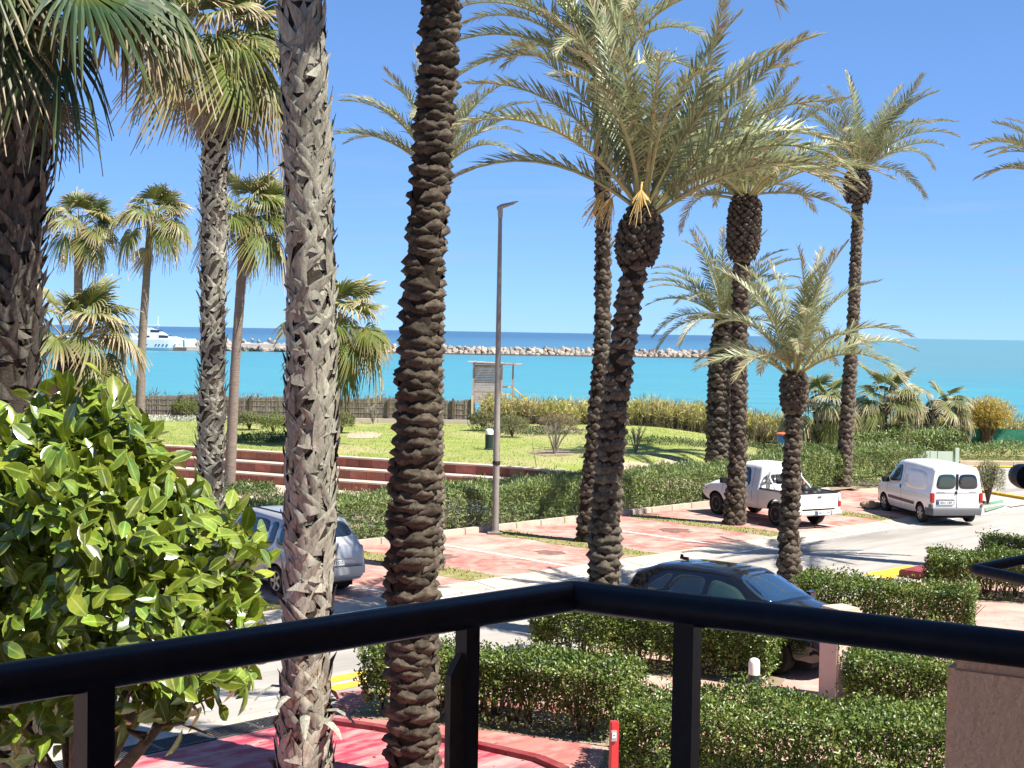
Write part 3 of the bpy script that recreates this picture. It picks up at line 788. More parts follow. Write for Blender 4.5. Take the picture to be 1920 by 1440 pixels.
# ------------------------------------------------------------------ palms
def smooth_path(keys, n):
    """keys: (z, x, y, r) -> n samples"""
    k = np.array(keys, dtype=float); z = np.linspace(k[0, 0], k[-1, 0], n)
    out = np.stack([np.interp(z, k[:, 0], k[:, i]) for i in (1, 2, 3)], 1)
    for _ in range(2):
        out[1:-1] = (out[:-2] + 2 * out[1:-1] + out[2:]) / 4
    return z, out

def date_boot_mesh(r, w, h, p, seed):
    """stub of a cut frond: flush at its foot, standing out at its rim, sawn off on top"""
    q = random.Random(seed); V = []; F = []
    nx_ = 7
    rows = [(-.50, .000, .40), (-.26, .28, .85), (.02, 1.0, 1.0), (.22, .80, .86), (.52, .02, .55)]
    for (zz, pp, ww) in rows:
        for i in range(nx_ + 1):
            x = (i / nx_ - .5) * w * ww
            e = 1 - (abs(i / nx_ - .5) * 2) ** 2.2
            j = q.uniform(-.26, .26)
            z = zz * h + (1 - e) * h * (.20 if zz > 0 else .02) * (1 if zz <= 0 else -1) + (j * h * .35 if zz > 0.1 else 0)
            y = pp * p * (.25 + .75 * e) * (1 + j * 1.2) - x * x / (2 * r) - .004
            V.append((x, y, z))
    n = nx_ + 1
    for a in range(len(rows) - 1):
        for i in range(nx_):
            F.append((a * n + i + 1, a * n + i, (a + 1) * n + i, (a + 1) * n + i + 1))
    return np.array(V), np.array(F)

def fan_boot_mesh(r, w, h, p, seed, ragged=1.0):
    """split, fibrous stub of a fan palm stalk: two straps that cross and curl away from the trunk"""
    q = random.Random(seed); V = []; F = []
    ends = ((-1, q.uniform(.7, 1.15)), (1, q.uniform(.5, 1.0)))
    for sgn, ln in ends[:1 if q.random() < .35 else 2]:
        b = len(V); ns = 5
        lean = sgn * q.uniform(.25, .75) * w; curl = q.uniform(.4, 1.25)
        for i in range(ns):
            t = i / (ns - 1); cx = -lean * .9 + lean * 1.9 * t; cz = -.5 * h + h * ln * t
            out = .006 + p * (t ** 1.6) * curl + .012 * (1 if sgn > 0 else 0)
            wd = w * (.52 * (1 - t) + .20) * q.uniform(.85, 1.2) * (.45 if t > .95 else 1)
            for k in (-1, -.35, .35, 1):
                x = cx + k * wd * .5; y = out - x * x / (2 * r) + (.016 * (1 - abs(k)) if t < .9 else .004) + q.uniform(-.004, .006)
                z = cz + q.uniform(-.03, .03) * h * ragged + (abs(k) * -.05 * h if t > .9 else 0)
                V.append((x, y, z))
        for i in range(ns - 1):
            for k in range(3):
                F.append((b + i * 4 + k + 1, b + i * 4 + k, b + (i + 1) * 4 + k, b + (i + 1) * 4 + k + 1))
    return np.array(V), np.array(F)

def build_trunk(root, keys, coremat, bootmat, kind, dz, per, bw, bh, bp, seed, limit=300, name_core='trunk', ztop_bulb=None, single=True, sides=18, z_from=0.0):
    base = root.location
    z, c = smooth_path(keys, max(20, int((keys[-1][0] - keys[0][0]) / .12)))
    V = []; F = []
    q = random.Random(seed)
    for i in range(len(z)):
        for k in range(sides):
            a = 6.28318 * k / sides; rr = c[i, 2] * (1 + .03 * math.sin(k * 3.1 + i * 1.3))
            V.append((c[i, 0] + rr * math.cos(a) - base.x, c[i, 1] + rr * math.sin(a) - base.y, z[i] - base.z))
    for i in range(len(z) - 1):
        for k in range(sides):
            F.append((i * sides + k, i * sides + (k + 1) % sides, (i + 1) * sides + (k + 1) % sides, (i + 1) * sides + k))
    link(name_core, np_mesh(name_core, V, np.array(F), [coremat], smooth=True), root)
    if not kind: return
    # leaf bases: spiral rows
    rmean = float(np.mean(c[:, 2])); nvar = 7
    var = []
    for i in range(nvar):
        Vb, Fb = (date_boot_mesh if kind == 'date' else fan_boot_mesh)(rmean, bw, bh, bp, seed * 31 + i)
        var.append((Vb, Fb, np_mesh('leaf_base', Vb, Fb, [bootmat], smooth=False)))
    items = []
    zz = z[0] + dz * .4 + z_from; row = 0
    while zz < z[-1] - dz * .2:
        x = np.interp(zz, z, c[:, 0]); y = np.interp(zz, z, c[:, 1]); r = np.interp(zz, z, c[:, 2])
        for k in range(per):
            if single and q.random() < .06: continue
            a = 6.28318 * (k + (row % 2) * .5 + q.uniform(-.13, .13)) / per + row * .045
            p = Vector((x + r * math.cos(a), y + r * math.sin(a), zz + q.uniform(-.34, .34) * dz))
            facing = -(math.cos(a) * x + math.sin(a) * y) / math.hypot(x, y)
            vis = facing if zz < EYE + y * .25 else facing - 3
            items.append((vis, p, a, q.uniform(.74, 1.28) * (r / rmean) ** .6, q.randrange(nvar), q.uniform(-.28, .28) if kind == 'fan' else q.uniform(-.12, .12)))
        row += 1; zz += dz
    items.sort(key=lambda t: -t[0])
    lim = limit if single else 0
    for vis, p, a, s_, v, tw in items[:lim]:
        o = link('leaf_base', var[v][2], root, p - base, None, (s_, s_, s_ * q.uniform(.9, 1.12)))
        o.rotation_euler = (Matrix.Rotation(a - math.pi / 2, 3, 'Z') @ Matrix.Rotation(tw, 3, 'Y')).to_euler()
    rest = items[lim:]
    if rest:
        Vs = []; Fs = []; n0 = 0
        for vis, p, a, s_, v, tw in rest:
            Rm = np.array(Matrix.Rotation(a - math.pi / 2, 3, 'Z') @ Matrix.Rotation(tw, 3, 'Y'))
            Vs.append(var[v][0] @ Rm.T * s_ + np.array(p - base)); Fs.append(var[v][1] + n0); n0 += len(var[v][0])
        o = link('leaf_bases', np_mesh('leaf_bases', np.concatenate(Vs), np.concatenate(Fs), [bootmat]), root)
        o['kind'] = 'stuff'

def frond_mesh(L, e0, e1, n, ll, lw, seed, leafm, dry=0.0):
    q = random.Random(seed); NS = 22
    pts = [Vector((0, 0, 0))]; tans = []
    for i in range(NS):
        t = i / (NS - 1); e = e0 + (e1 - e0) * t ** 1.35
        T = Vector((math.cos(e), .10 * math.sin(t * 2.5 + seed), math.sin(e))).normalized(); tans.append(T)
        pts.append(pts[-1] + T * (L / NS))
    tans.append(tans[-1])
    mb = MB()
    mb.tube(pts[::2] + [pts[-1]], [max(.005, .034 * (1 - i / 12.0) + .004) * L / 3.5 for i in range(len(pts[::2]) + 1)], 4, cap=False, mi=0)
    for side in (-1, 1):
        for i in range(n):
            t = .13 + .87 * (i + q.uniform(-.3, .3)) / n; t = min(.995, max(.1, t))
            f = t * NS; k = min(NS - 1, int(f)); p = pts[k].lerp(pts[k + 1], f - k); T = tans[k]
            N_ = Vector((-T.z, 0, T.x)).normalized() if abs(T.z) < .999 else Vector((-1, 0, 0))
            B = Vector((0, side, 0))
            A = RAD(62 - 38 * t + q.uniform(-9, 9)); Vv = RAD(q.choice((18, 32, 48)) + q.uniform(-12, 12)) * (1 - .3 * t)
            d = (T * math.cos(A) + (B * math.cos(Vv) + N_ * math.sin(Vv)) * math.sin(A)).normalized()
            prof = (.35 + .65 * min(1, (t - .1) / .22)) * (1 - .62 * max(0, (t - .42) / .58) ** 1.3)
            l = ll * prof * q.uniform(.85, 1.12); w = lw * (1 - .35 * t)
            W = (T - d * T.dot(d))
            W = W.normalized() * w * .5
            dr = l * q.uniform(.06, .28)
            mid = p + d * l * .5 - Vector((0, 0, dr * .22)); tip = p + d * l - Vector((0, 0, dr))
            mi = 2 if (q.random() < dry or (dry > 0 and t > .8 and q.random() < .5)) else 1
            mb.add([p - W * .7, p + W * .7, mid + W, mid - W, tip], [(0, 1, 2, 3), (3, 2, 4)], mi)
    me = mb.mesh('frond', [M['rachis'], leafm, M['date_leaf_dry']])
    return me

FR = {}
def get_frond(cls, v):
    key = (cls, v)
    if key not in FR:
        e0, e1 = {'up': (86, 52), 'high': (74, 12), 'mid': (58, -22), 'out': (38, -34), 'low': (16, -48), 'hang': (-20, -78)}[cls]
        FR[key] = frond_mesh(3.5, RAD(e0 + (v - 1) * 5), RAD(e1 + (v - 1) * 12), 70, .56, .038, 100 * v + len(cls), M['date_leaf'], .10 if cls not in ('low', 'hang') else .45)
    return FR[key]

def date_palm(label, keys, L, counts, bootm='date_boot', dz=.17, per=7, seed=1, bulb=None, tilt=(0, 0), single=True, group='date palms', azw=None, bw=.30, bh=.19, bp=.075, fruit=0, extra=()):
    z0 = keys[0][0]
    root = tag(empty('date_palm', (keys[0][1], keys[0][2], z0)), label, 'palm tree', group)
    build_trunk(root, keys, M['date_core'], M[bootm], 'date', dz, per, bw, bh, bp, seed, single=single)
    top = Vector(keys[-1][1:3] + (keys[-1][0],)) if isinstance(keys[-1], tuple) else None
    q = random.Random(seed * 7 + 1); base = root.location
    rt = keys[-1][3]
    if bulb:
        br, bl = bulb
        zt = keys[-1][0]
        cx, cy = keys[-1][1], keys[-1][2]; px, py = keys[-2][1], keys[-2][2]
        ks = [(zt - bl, cx + (px - cx) * bl / (zt - keys[-2][0]), cy + (py - cy) * bl / (zt - keys[-2][0]), br * .72), (zt - bl * .82, 0, 0, br * .98), (zt - bl * .4, 0, 0, br), (zt - .1, 0, 0, br * .92), (zt + .12, cx, cy, br * .6)]
        ks = [(k[0], ks[0][1] + (cx - ks[0][1]) * min(1, (k[0] - (zt - bl)) / bl), ks[0][2] + (cy - ks[0][2]) * min(1, (k[0] - (zt - bl)) / bl), k[3]) for k in ks]
        build_trunk(root, ks, M['date_core'], M['date_boot'], 'date', .095, 12, .17, .15, .055, seed + 50, single=False, name_core='crown_base')
        rt = br * .55
    i = 0
    for cls, n in counts.items():
        for k in range(n):
            az = 6.28318 * (k + q.uniform(-.35, .35)) / n + i * 1.1
            if azw: az += azw * math.sin(az) * -1
            s_ = L / 3.5 * q.uniform(.86, 1.10)
            me = get_frond(cls, q.randrange(3))
            o = link('frond', me, root, Vector((keys[-1][1] + math.cos(az) * rt * .6, keys[-1][2] + math.sin(az) * rt * .6, keys[-1][0] + q.uniform(-.12, .12))) - base, None, s_)
            Rm = Matrix.Rotation(RAD(tilt[0]), 3, 'Y') @ Matrix.Rotation(RAD(tilt[1]), 3, 'X') @ Matrix.Rotation(az, 3, 'Z') @ Matrix.Rotation(RAD(q.uniform(-22, 22)), 3, 'X') @ Matrix.Rotation(RAD(q.uniform(-7, 7)), 3, 'Y')
            o.rotation_euler = Rm.to_euler()
        i += 1
    for (az, cls, sc) in extra:
        o = link('frond', get_frond(cls, 1), root, Vector((keys[-1][1], keys[-1][2], keys[-1][0])) - base, (0, 0, RAD(az)), L / 3.5 * sc)
    for k in range(fruit):
        a = q.uniform(0, 6.28); mb = MB()
        p0 = Vector((keys[-1][1], keys[-1][2], keys[-1][0])) - base
        tip = p0 + Vector((math.cos(a) * .9, math.sin(a) * .9, .35)); mb.tube([p0, p0.lerp(tip, .6) + Vector((0, 0, .3)), tip], [.03, .022, .015], 5)
        for j in range(26):
            mb.tube([tip, tip + Vector((math.cos(a) * .25 + q.uniform(-.2, .2), math.sin(a) * .25 + q.uniform(-.2, .2), q.uniform(-.7, -.15)))], [.010, .006], 3)
        mb.build('flower_stalk', M['date_fruit'], root)
    return root

def fan_leaf_mesh(e0, droop, seed, leafm, pl=.85, r=.85, dead=False):
    q = random.Random(seed); mb = MB()
    NP = 8; p = Vector((0, 0, 0)); pts = [p.copy()]; e = e0
    for i in range(NP):
        e = e0 - RAD(14 + droop * 10) * (i / NP) ; T = Vector((math.cos(e), 0, math.sin(e))); p = p + T * (pl / NP); pts.append(p.copy())
    mb.tube(pts, [.026 - .014 * i / NP for i in range(NP + 1)], 4, cap=False, mi=0)
    tip = [0.0] * len(mb.v)
    eb = e - RAD(10 + 12 * droop); T = Vector((math.cos(eb), 0, math.sin(eb))); N_ = Vector((-T.z, 0, T.x)); Y = Vector((0, 1, 0))
    ns = 34; span = RAD(118 if not dead else 75)
    hub = pts[-1]
    for k in range(ns):
        ph = -span + 2 * span * (k + .5) / ns; dph = span / ns * 1.02
        rl = r * (.80 + .22 * math.cos(ph)) * q.uniform(.9, 1.08)
        cup = .22 * (1 - math.cos(ph))
        b = len(mb.v); st = (.04, .50, .72, .88, 1.05)
        dr_t = droop * q.uniform(.6, 1.5); sw = q.uniform(-.05, .05)
        for i, s_ in enumerate(st):
            wfac = (1, 1.02, .72, .40, .06)[i]
            for j, off in enumerate((-1, 0, 1)):
                a = ph + off * dph * wfac + (sw * max(0, s_ - .5) * 2)
                d = T * math.cos(a) + Y * math.sin(a)
                v = hub + d * rl * s_ + N_ * ((.012 if j == 1 else -.008) * s_ * 2 * (1 if i < 3 else .5)) + N_ * cup * rl * s_ * .8
                v.z -= dr_t * rl * (s_ ** 3.2) * .55
                if s_ > .6: v.x *= 1 - .12 * dr_t * (s_ - .6)
                mb.v.append(tuple(v)); tip.append(min(1, s_ * .93 + q.uniform(-.04, .04)) if not dead else .5 + s_ * .4)
        for i in range(len(st) - 1):
            for j in range(2):
                mb.f.append((b + i * 3 + j, b + i * 3 + j + 1, b + (i + 1) * 3 + j + 1, b + (i + 1) * 3 + j)); mb.m.append(1)
    me = mb.mesh('fan_leaf', [M['petiole'] if not dead else M['fan_dry'], leafm])
    at_ = me.attributes.new('tip', 'FLOAT', 'POINT'); at_.data.foreach_set('value', np.array(tip, dtype=np.float32))
    return me
FL = {}
def get_fan(cls, v, lm):
    key = (cls, v, lm)
    if key not in FL:
        e0, dr_ = {'up': (78, .35), 'high': (52, .7), 'mid': (26, 1.0), 'low': (-8, 1.25), 'hang': (-42, 1.4), 'dead': (-66, .8)}[cls]
        FL[key] = fan_leaf_mesh(RAD(e0 + (v - 1) * 7), dr_ * (.85 + .15 * v), 40 * v + len(cls) + len(lm), M['fan_dry'] if cls == 'dead' else M[lm], dead=(cls == 'dead'))
    return FL[key]

def fan_palm(label, keys, scale, counts, lm='fan_leaf', seed=1, trunk='boots', single=False, dz=.17, per=8, wind=(0, 0), group='fan palms', bootm='fan_boot', bw=.17, bh=.40, bp=.10, extra=(), mixleaf=None, limit=300):
    root = tag(empty('fan_palm', (keys[0][1], keys[0][2], keys[0][0])), label, 'palm tree', group)
    if trunk == 'boots':
        build_trunk(root, keys, M['fan_core'], M[bootm], 'fan', dz, per, bw, bh, bp, seed, single=single, limit=limit)
    else:
        build_trunk(root, keys, M['fan_smooth'], None, None, dz, per, 0, 0, 0, seed, sides=12)
    base = root.location; q = random.Random(seed * 5 + 2); i = 0
    top = Vector((keys[-1][1], keys[-1][2], keys[-1][0])); rt = keys[-1][3]
    for cls, n in counts.items():
        for k in range(n):
            az = 6.28318 * (k + q.uniform(-.4, .4)) / n + i * 1.3
            if wind[0]: az = az - wind[0] * math.sin(az)
            s_ = scale * q.uniform(.82, 1.12) * ((.72 if scale > 1.05 else .5) if cls == 'dead' else (.75 if cls == 'low' and scale <= 1.05 else 1))
            zz = {'up': .15, 'high': .08, 'mid': 0, 'low': -.12, 'hang': -.28, 'dead': -.4}[cls] * scale
            o = link('frond', get_fan(cls, q.randrange(3), lm if not mixleaf or q.random() < .6 else mixleaf), root, top + Vector((math.cos(az) * rt * .7, math.sin(az) * rt * .7, zz)) - base, None, s_)
            o.rotation_euler = (Matrix.Rotation(RAD(wind[1]), 3, 'Y') @ Matrix.Rotation(az, 3, 'Z') @ Matrix.Rotation(RAD(q.uniform(-30, 30)), 3, 'X') @ Matrix.Rotation(RAD(q.uniform(-10, 10)), 3, 'Y')).to_euler()
        i += 1
    for (az, cls, sc) in extra:
        link('frond', get_fan(cls, 1, lm), root, top - base, (RAD(q.uniform(-15, 15)), 0, RAD(az)), scale * sc)
    return root

def tk(D, *pr, zbase=0.0, base_r=None):
    """trunk keys surveyed from the photograph: (px, py, half width in px) at one distance, bottom first"""
    out = []
    for px, py, hw in pr:
        q = dp(px, py, D); out.append((q.z, q.x, q.y, hw * D / FOC))
    if out[0][0] > zbase + .02:
        z, x, y, r = out[0]; out.insert(0, (zbase, x, y, base_r or r * 1.1))
    return out

# near palms either side of the view
p4 = date_palm('tall dark date palm with thick ridged trunk nearest the handrail', tk(18.2, (774, 1440, 41), (772, 1040, 42), (796, 480, 32), (814, 240, 31), (828, 0, 31), (838, -260, 31)),
               4.4, dict(up=5, high=9, mid=9, out=7, low=5), dz=.138, per=6, seed=3, bw=.38, bh=.175, bp=.078, bootm='date_boot_shade')
p3k = tk(18.4, (573, 1380, 43), (573, 1230, 37), (582, 1000, 41), (584, 720, 41), (582, 480, 38), (577, 240, 37), (563, 0, 36), (552, -360, 34), (548, -640, 34))
p3 = fan_palm('shaggy grey fan palm trunk with crisscross leaf stubs, beside red driveway', p3k, 1.1, dict(up=5, high=8, mid=9, low=6), lm='fan_leaf', seed=8, single=True, dz=.165, per=7, bw=.27, bh=.50, bp=.066)
for k in range(9):     # curled stubs hanging at the foot of this trunk
    a = RAD(200 + k * 38 + rng.uniform(-10, 10)); q = p3k[0]; zz = rng.uniform(.55, 1.35)
    me = bpy.data.meshes['leaf_base']
    mb = MB(); ln = rng.uniform(.25, .42)
    d = Vector((math.cos(a), math.sin(a), 0)); t = Vector((-d.y, d.x, 0)); p0 = d * .30 + Vector((0, 0, zz))
    prof = [(0, 0, .05), (.12, .02, .065), (.24, -.06, .05), (.34, -.2, .015)]
    b = 0; vs_ = []; fs = []
    for (o_, z_, w_) in prof:
        c = p0 + d * o_ * ln * 3 + Vector((0, 0, z_ * ln * 2.4)); vs_ += [c - t * w_, c + Vector((0, 0, .02)), c + t * w_]
    for i in range(3):
        for j in range(2): fs.append((i * 3 + j, i * 3 + j + 1, (i + 1) * 3 + j + 1, (i + 1) * 3 + j))
    mb.add(vs_, fs); mb.build('leaf_stub', M['fan_boot'], p3)
# fibre sleeve at waist height of the near fan palm
mb = MB(); zz0 = dp(573, 1330, 18.4).z; zz1 = dp(573, 1225, 18.4).z
prof = [(.262, zz0), (.29, zz0 + .12), (.287, zz0 + .35), (.268, zz1)]
mb.lathe(prof, (p3k[1][1] - p3.location.x, p3k[1][2] - p3.location.y, 0), 20)
mb.build('fibre_sleeve', M['fan_fibre'], p3, smooth=True)
Vf = []; Ff = []
for i in range(900):
    a = rng.uniform(0, 6.28); z = rng.uniform(zz0 - .02, zz1 + .02); r = .285; d = Vector((math.cos(a), math.sin(a), 0)); t = Vector((-d.y, d.x, 0))
    p = Vector((p3k[1][1] - p3.location.x, p3k[1][2] - p3.location.y, z)) + d * r; b = len(Vf)
    tipv = p + d * rng.uniform(.005, .05) + Vector((0, 0, rng.uniform(-.12, .10))) + t * rng.uniform(-.06, .06)
    Vf += [tuple(p - t * .005), tuple(p + t * .005), tuple(tipv)]; Ff.append((b, b + 1, b + 2))
o = link('fibres', np_mesh('fibres', Vf, np.array(Ff), [M['fan_fibre']]), p3); o['kind'] = 'stuff'

p1 = fan_palm('fan palm with dark shaded trunk at left edge behind rubber tree, green fans hanging', tk(14.0, (6, 1000, 55), (8, 690, 53), (16, 550, 52), (28, 250, 50), (42, 30, 44)),
              1.0, dict(up=5, high=8, mid=8, low=3, dead=4), lm='fan_leaf_dark', seed=12, single=True, dz=.15, per=8, bootm='fan_boot_shade', bw=.22, bh=.40, bp=.12, mixleaf='fan_leaf_dark',
              extra=((-4, 'high', 1.12), (-20, 'high', 1.0), (10, 'high', .95), (2, 'mid', .95), (-12, 'mid', 1.0), (-50, 'mid', .8), (12, 'mid', 1.15), (30, 'high', 1.1), (-80, 'mid', .8)))
p2 = fan_palm('grey fan palm with shaggy straw skirt, behind rubber tree crown', tk(36.0, (392, 1010, 24), (395, 800, 22), (400, 640, 21), (400, 480, 22), (403, 300, 23), (402, 95, 22)),
              1.3, dict(up=7, high=10, mid=12, low=9, dead=7), lm='fan_leaf', seed=21, single=True, dz=.19, per=8, bw=.22, bh=.36, bp=.10, mixleaf='fan_leaf_pale', wind=(.25, 4))

p5 = date_palm('date palm mostly hidden behind the thick ridged near trunk', tk(34.5, (810, 1076, 22), (808, 800, 19), (812, 480, 18), (818, 322, 18)), 2.9, dict(up=4, high=8, mid=8, out=3), seed=31, single=False, tilt=(4, 0))
p6 = date_palm('slender date palm standing by the parking strip behind the leaning palm', tk(39.5, (1101, 1022, 21), (1108, 900, 15), (1130, 640, 14), (1131, 420, 13), (1128, 150, 15)), 4.7, dict(up=8, high=11, mid=9, out=5), seed=41, bulb=(.34, .6), dz=.17, per=6, bw=.24, bh=.19, bp=.06, tilt=(-3, 0), extra=((172, 'mid', 1.1), (160, 'high', 1.1), (185, 'out', 1.05)))
p7 = date_palm('leaning date palm with bulging crown base and widest pale crown', tk(27.2, (1131, 1190, 29), (1134, 1000, 27), (1152, 760, 22), (1178, 575, 21), (1195, 470, 20), (1205, 400, 20)), 4.3, dict(up=8, high=11, mid=7, out=2), seed=51, bulb=(.39, .95), tilt=(9, 0), dz=.165, per=6, bw=.32, bh=.19, bp=.065, fruit=3, extra=((178, 'out', .95), (5, 'out', 1.0), (-8, 'out', .9)))
p8 = date_palm('date palm with tall swollen crown base, in front of pickup', tk(43.6, (1376, 986, 20), (1384, 850, 15), (1386, 640, 14), (1391, 500, 15), (1398, 372, 15)), 4.1, dict(up=5, high=9, mid=11, out=9, low=5), seed=61, bulb=(.48, 1.8), tilt=(5, 0), dz=.17, per=6, bw=.26, bh=.19, bp=.06)
p9 = date_palm('stout short date palm on lawn beyond hedge, widest trunk', tk(55.0, (1347, 866, 22), (1348, 760, 21), (1351, 660, 21), (1362, 600, 20), zbase=.9), 3.7, dict(up=4, high=7, mid=9, out=8, low=4), seed=71, dz=.2, per=9, bw=.34, bh=.21, bp=.07, tilt=(-3, 0))
p10 = date_palm('smallest date palm with open feathery crown behind clipped hedge', tk(31.0, (1480, 1110, 22), (1479, 1000, 17), (1488, 800, 14), (1490, 705, 17)), 3.05, dict(up=5, high=6, mid=6, out=6, low=2), seed=81, bulb=(.27, .75), dz=.145, per=6, bw=.24, bh=.165, bp=.055, tilt=(3, 0))
p11 = date_palm('tall thin date palm with round black crown base, right of pickup', tk(55.0, (1580, 916, 14), (1590, 760, 12), (1601, 575, 10), (1607, 420, 9), (1608, 325, 9)), 4.0, dict(up=5, high=8, mid=8, out=4), seed=91, bulb=(.50, 1.1), dz=.19, per=6, single=False, bw=.3, bh=.22, bp=.06, tilt=(12, 0))
k12 = [(0, 13.9, 35.0, .30), (4, 13.8, 35.1, .24), (9.2, 13.55, 35.2, .22)]
p12 = date_palm('date palm whose frond tips reach in at right edge', k12, 3.0, dict(up=4, high=8, mid=10, out=5), seed=95, single=False, extra=((175, 'mid', .9), (190, 'out', .9), (165, 'mid', .85)))

# fan palms in the park
fan_palm('slim fan palm with ragged crown, leftmost of the tall park palms', tk(73, (143, 760, 9), (146, 600, 8), (148, 430, 8), zbase=1.0), 1.25, dict(up=5, high=7, mid=8, low=5, dead=2), lm='fan_leaf', seed=101, trunk='smooth', wind=(.55, 8), mixleaf='fan_leaf_pale')
fan_palm('tall slim fan palm with bare curved trunk left of shaggy grey trunk', tk(72, (262, 787, 9), (266, 650, 8), (276, 500, 7), (284, 418, 8), zbase=1.0), 1.3, dict(up=5, high=7, mid=8, low=5, dead=2), lm='fan_leaf', seed=102, trunk='smooth', wind=(.6, 8), mixleaf='fan_leaf_pale')
fan_palm('slim fan palm with bare trunk between two shaggy trunks, on plaza', tk(51, (430, 916, 11), (440, 700, 9), (455, 485, 9), (460, 415, 9)), 1.12, dict(up=6, high=9, mid=9, low=6, dead=2), lm='fan_leaf', seed=103, trunk='smooth', wind=(.5, 6), mixleaf='fan_leaf_pale')
fan_palm('stocky pale fan palm with dry hanging leaves over rubber tree', tk(45, (128, 800, 20), (130, 700, 20), (134, 640, 21)), 1.3, dict(up=6, high=7, mid=7, low=7, dead=6), lm='fan_leaf_pale', seed=104, dz=.2, per=7, wind=(.3, 8), bootm='fan_boot_shade', single=True, limit=60)
fan_palm('low fan palm half hidden behind shaggy near trunk', tk(58, (628, 820, 10), (630, 700, 9), (636, 615, 10), zbase=1.0), 1.35, dict(up=5, high=6, mid=7, low=6, hang=3, dead=3), lm='fan_leaf', seed=105, trunk='smooth', wind=(.3, 8))
fan_palm('short bushy fan palm left of tall thin palm, by shore', tk(67, (1540, 865, 10), (1538, 800, 9), (1535, 765, 10), zbase=.2), 1.1, dict(up=4, high=6, mid=7, low=5, dead=5), lm='fan_leaf_pale', seed=106, dz=.2, per=6, wind=(.3, 5))
fan_palm('short upright fan palm standing in oleander hedge', tk(70, (1645, 850, 11), (1649, 800, 9), (1660, 758, 10), zbase=.2), 1.2, dict(up=5, high=6, mid=7, low=4, dead=2), lm='fan_leaf_pale', seed=107, dz=.2, per=6, wind=(.4, 6))
fan_palm('short leaning fan palm before green netting, straw tipped', tk(73, (1730, 838, 11), (1738, 800, 9), (1752, 768, 10), zbase=.2), 1.2, dict(up=2, high=4, mid=7, low=5, dead=5), lm='fan_leaf_pale', seed=108, dz=.2, per=6, wind=(.6, 14))

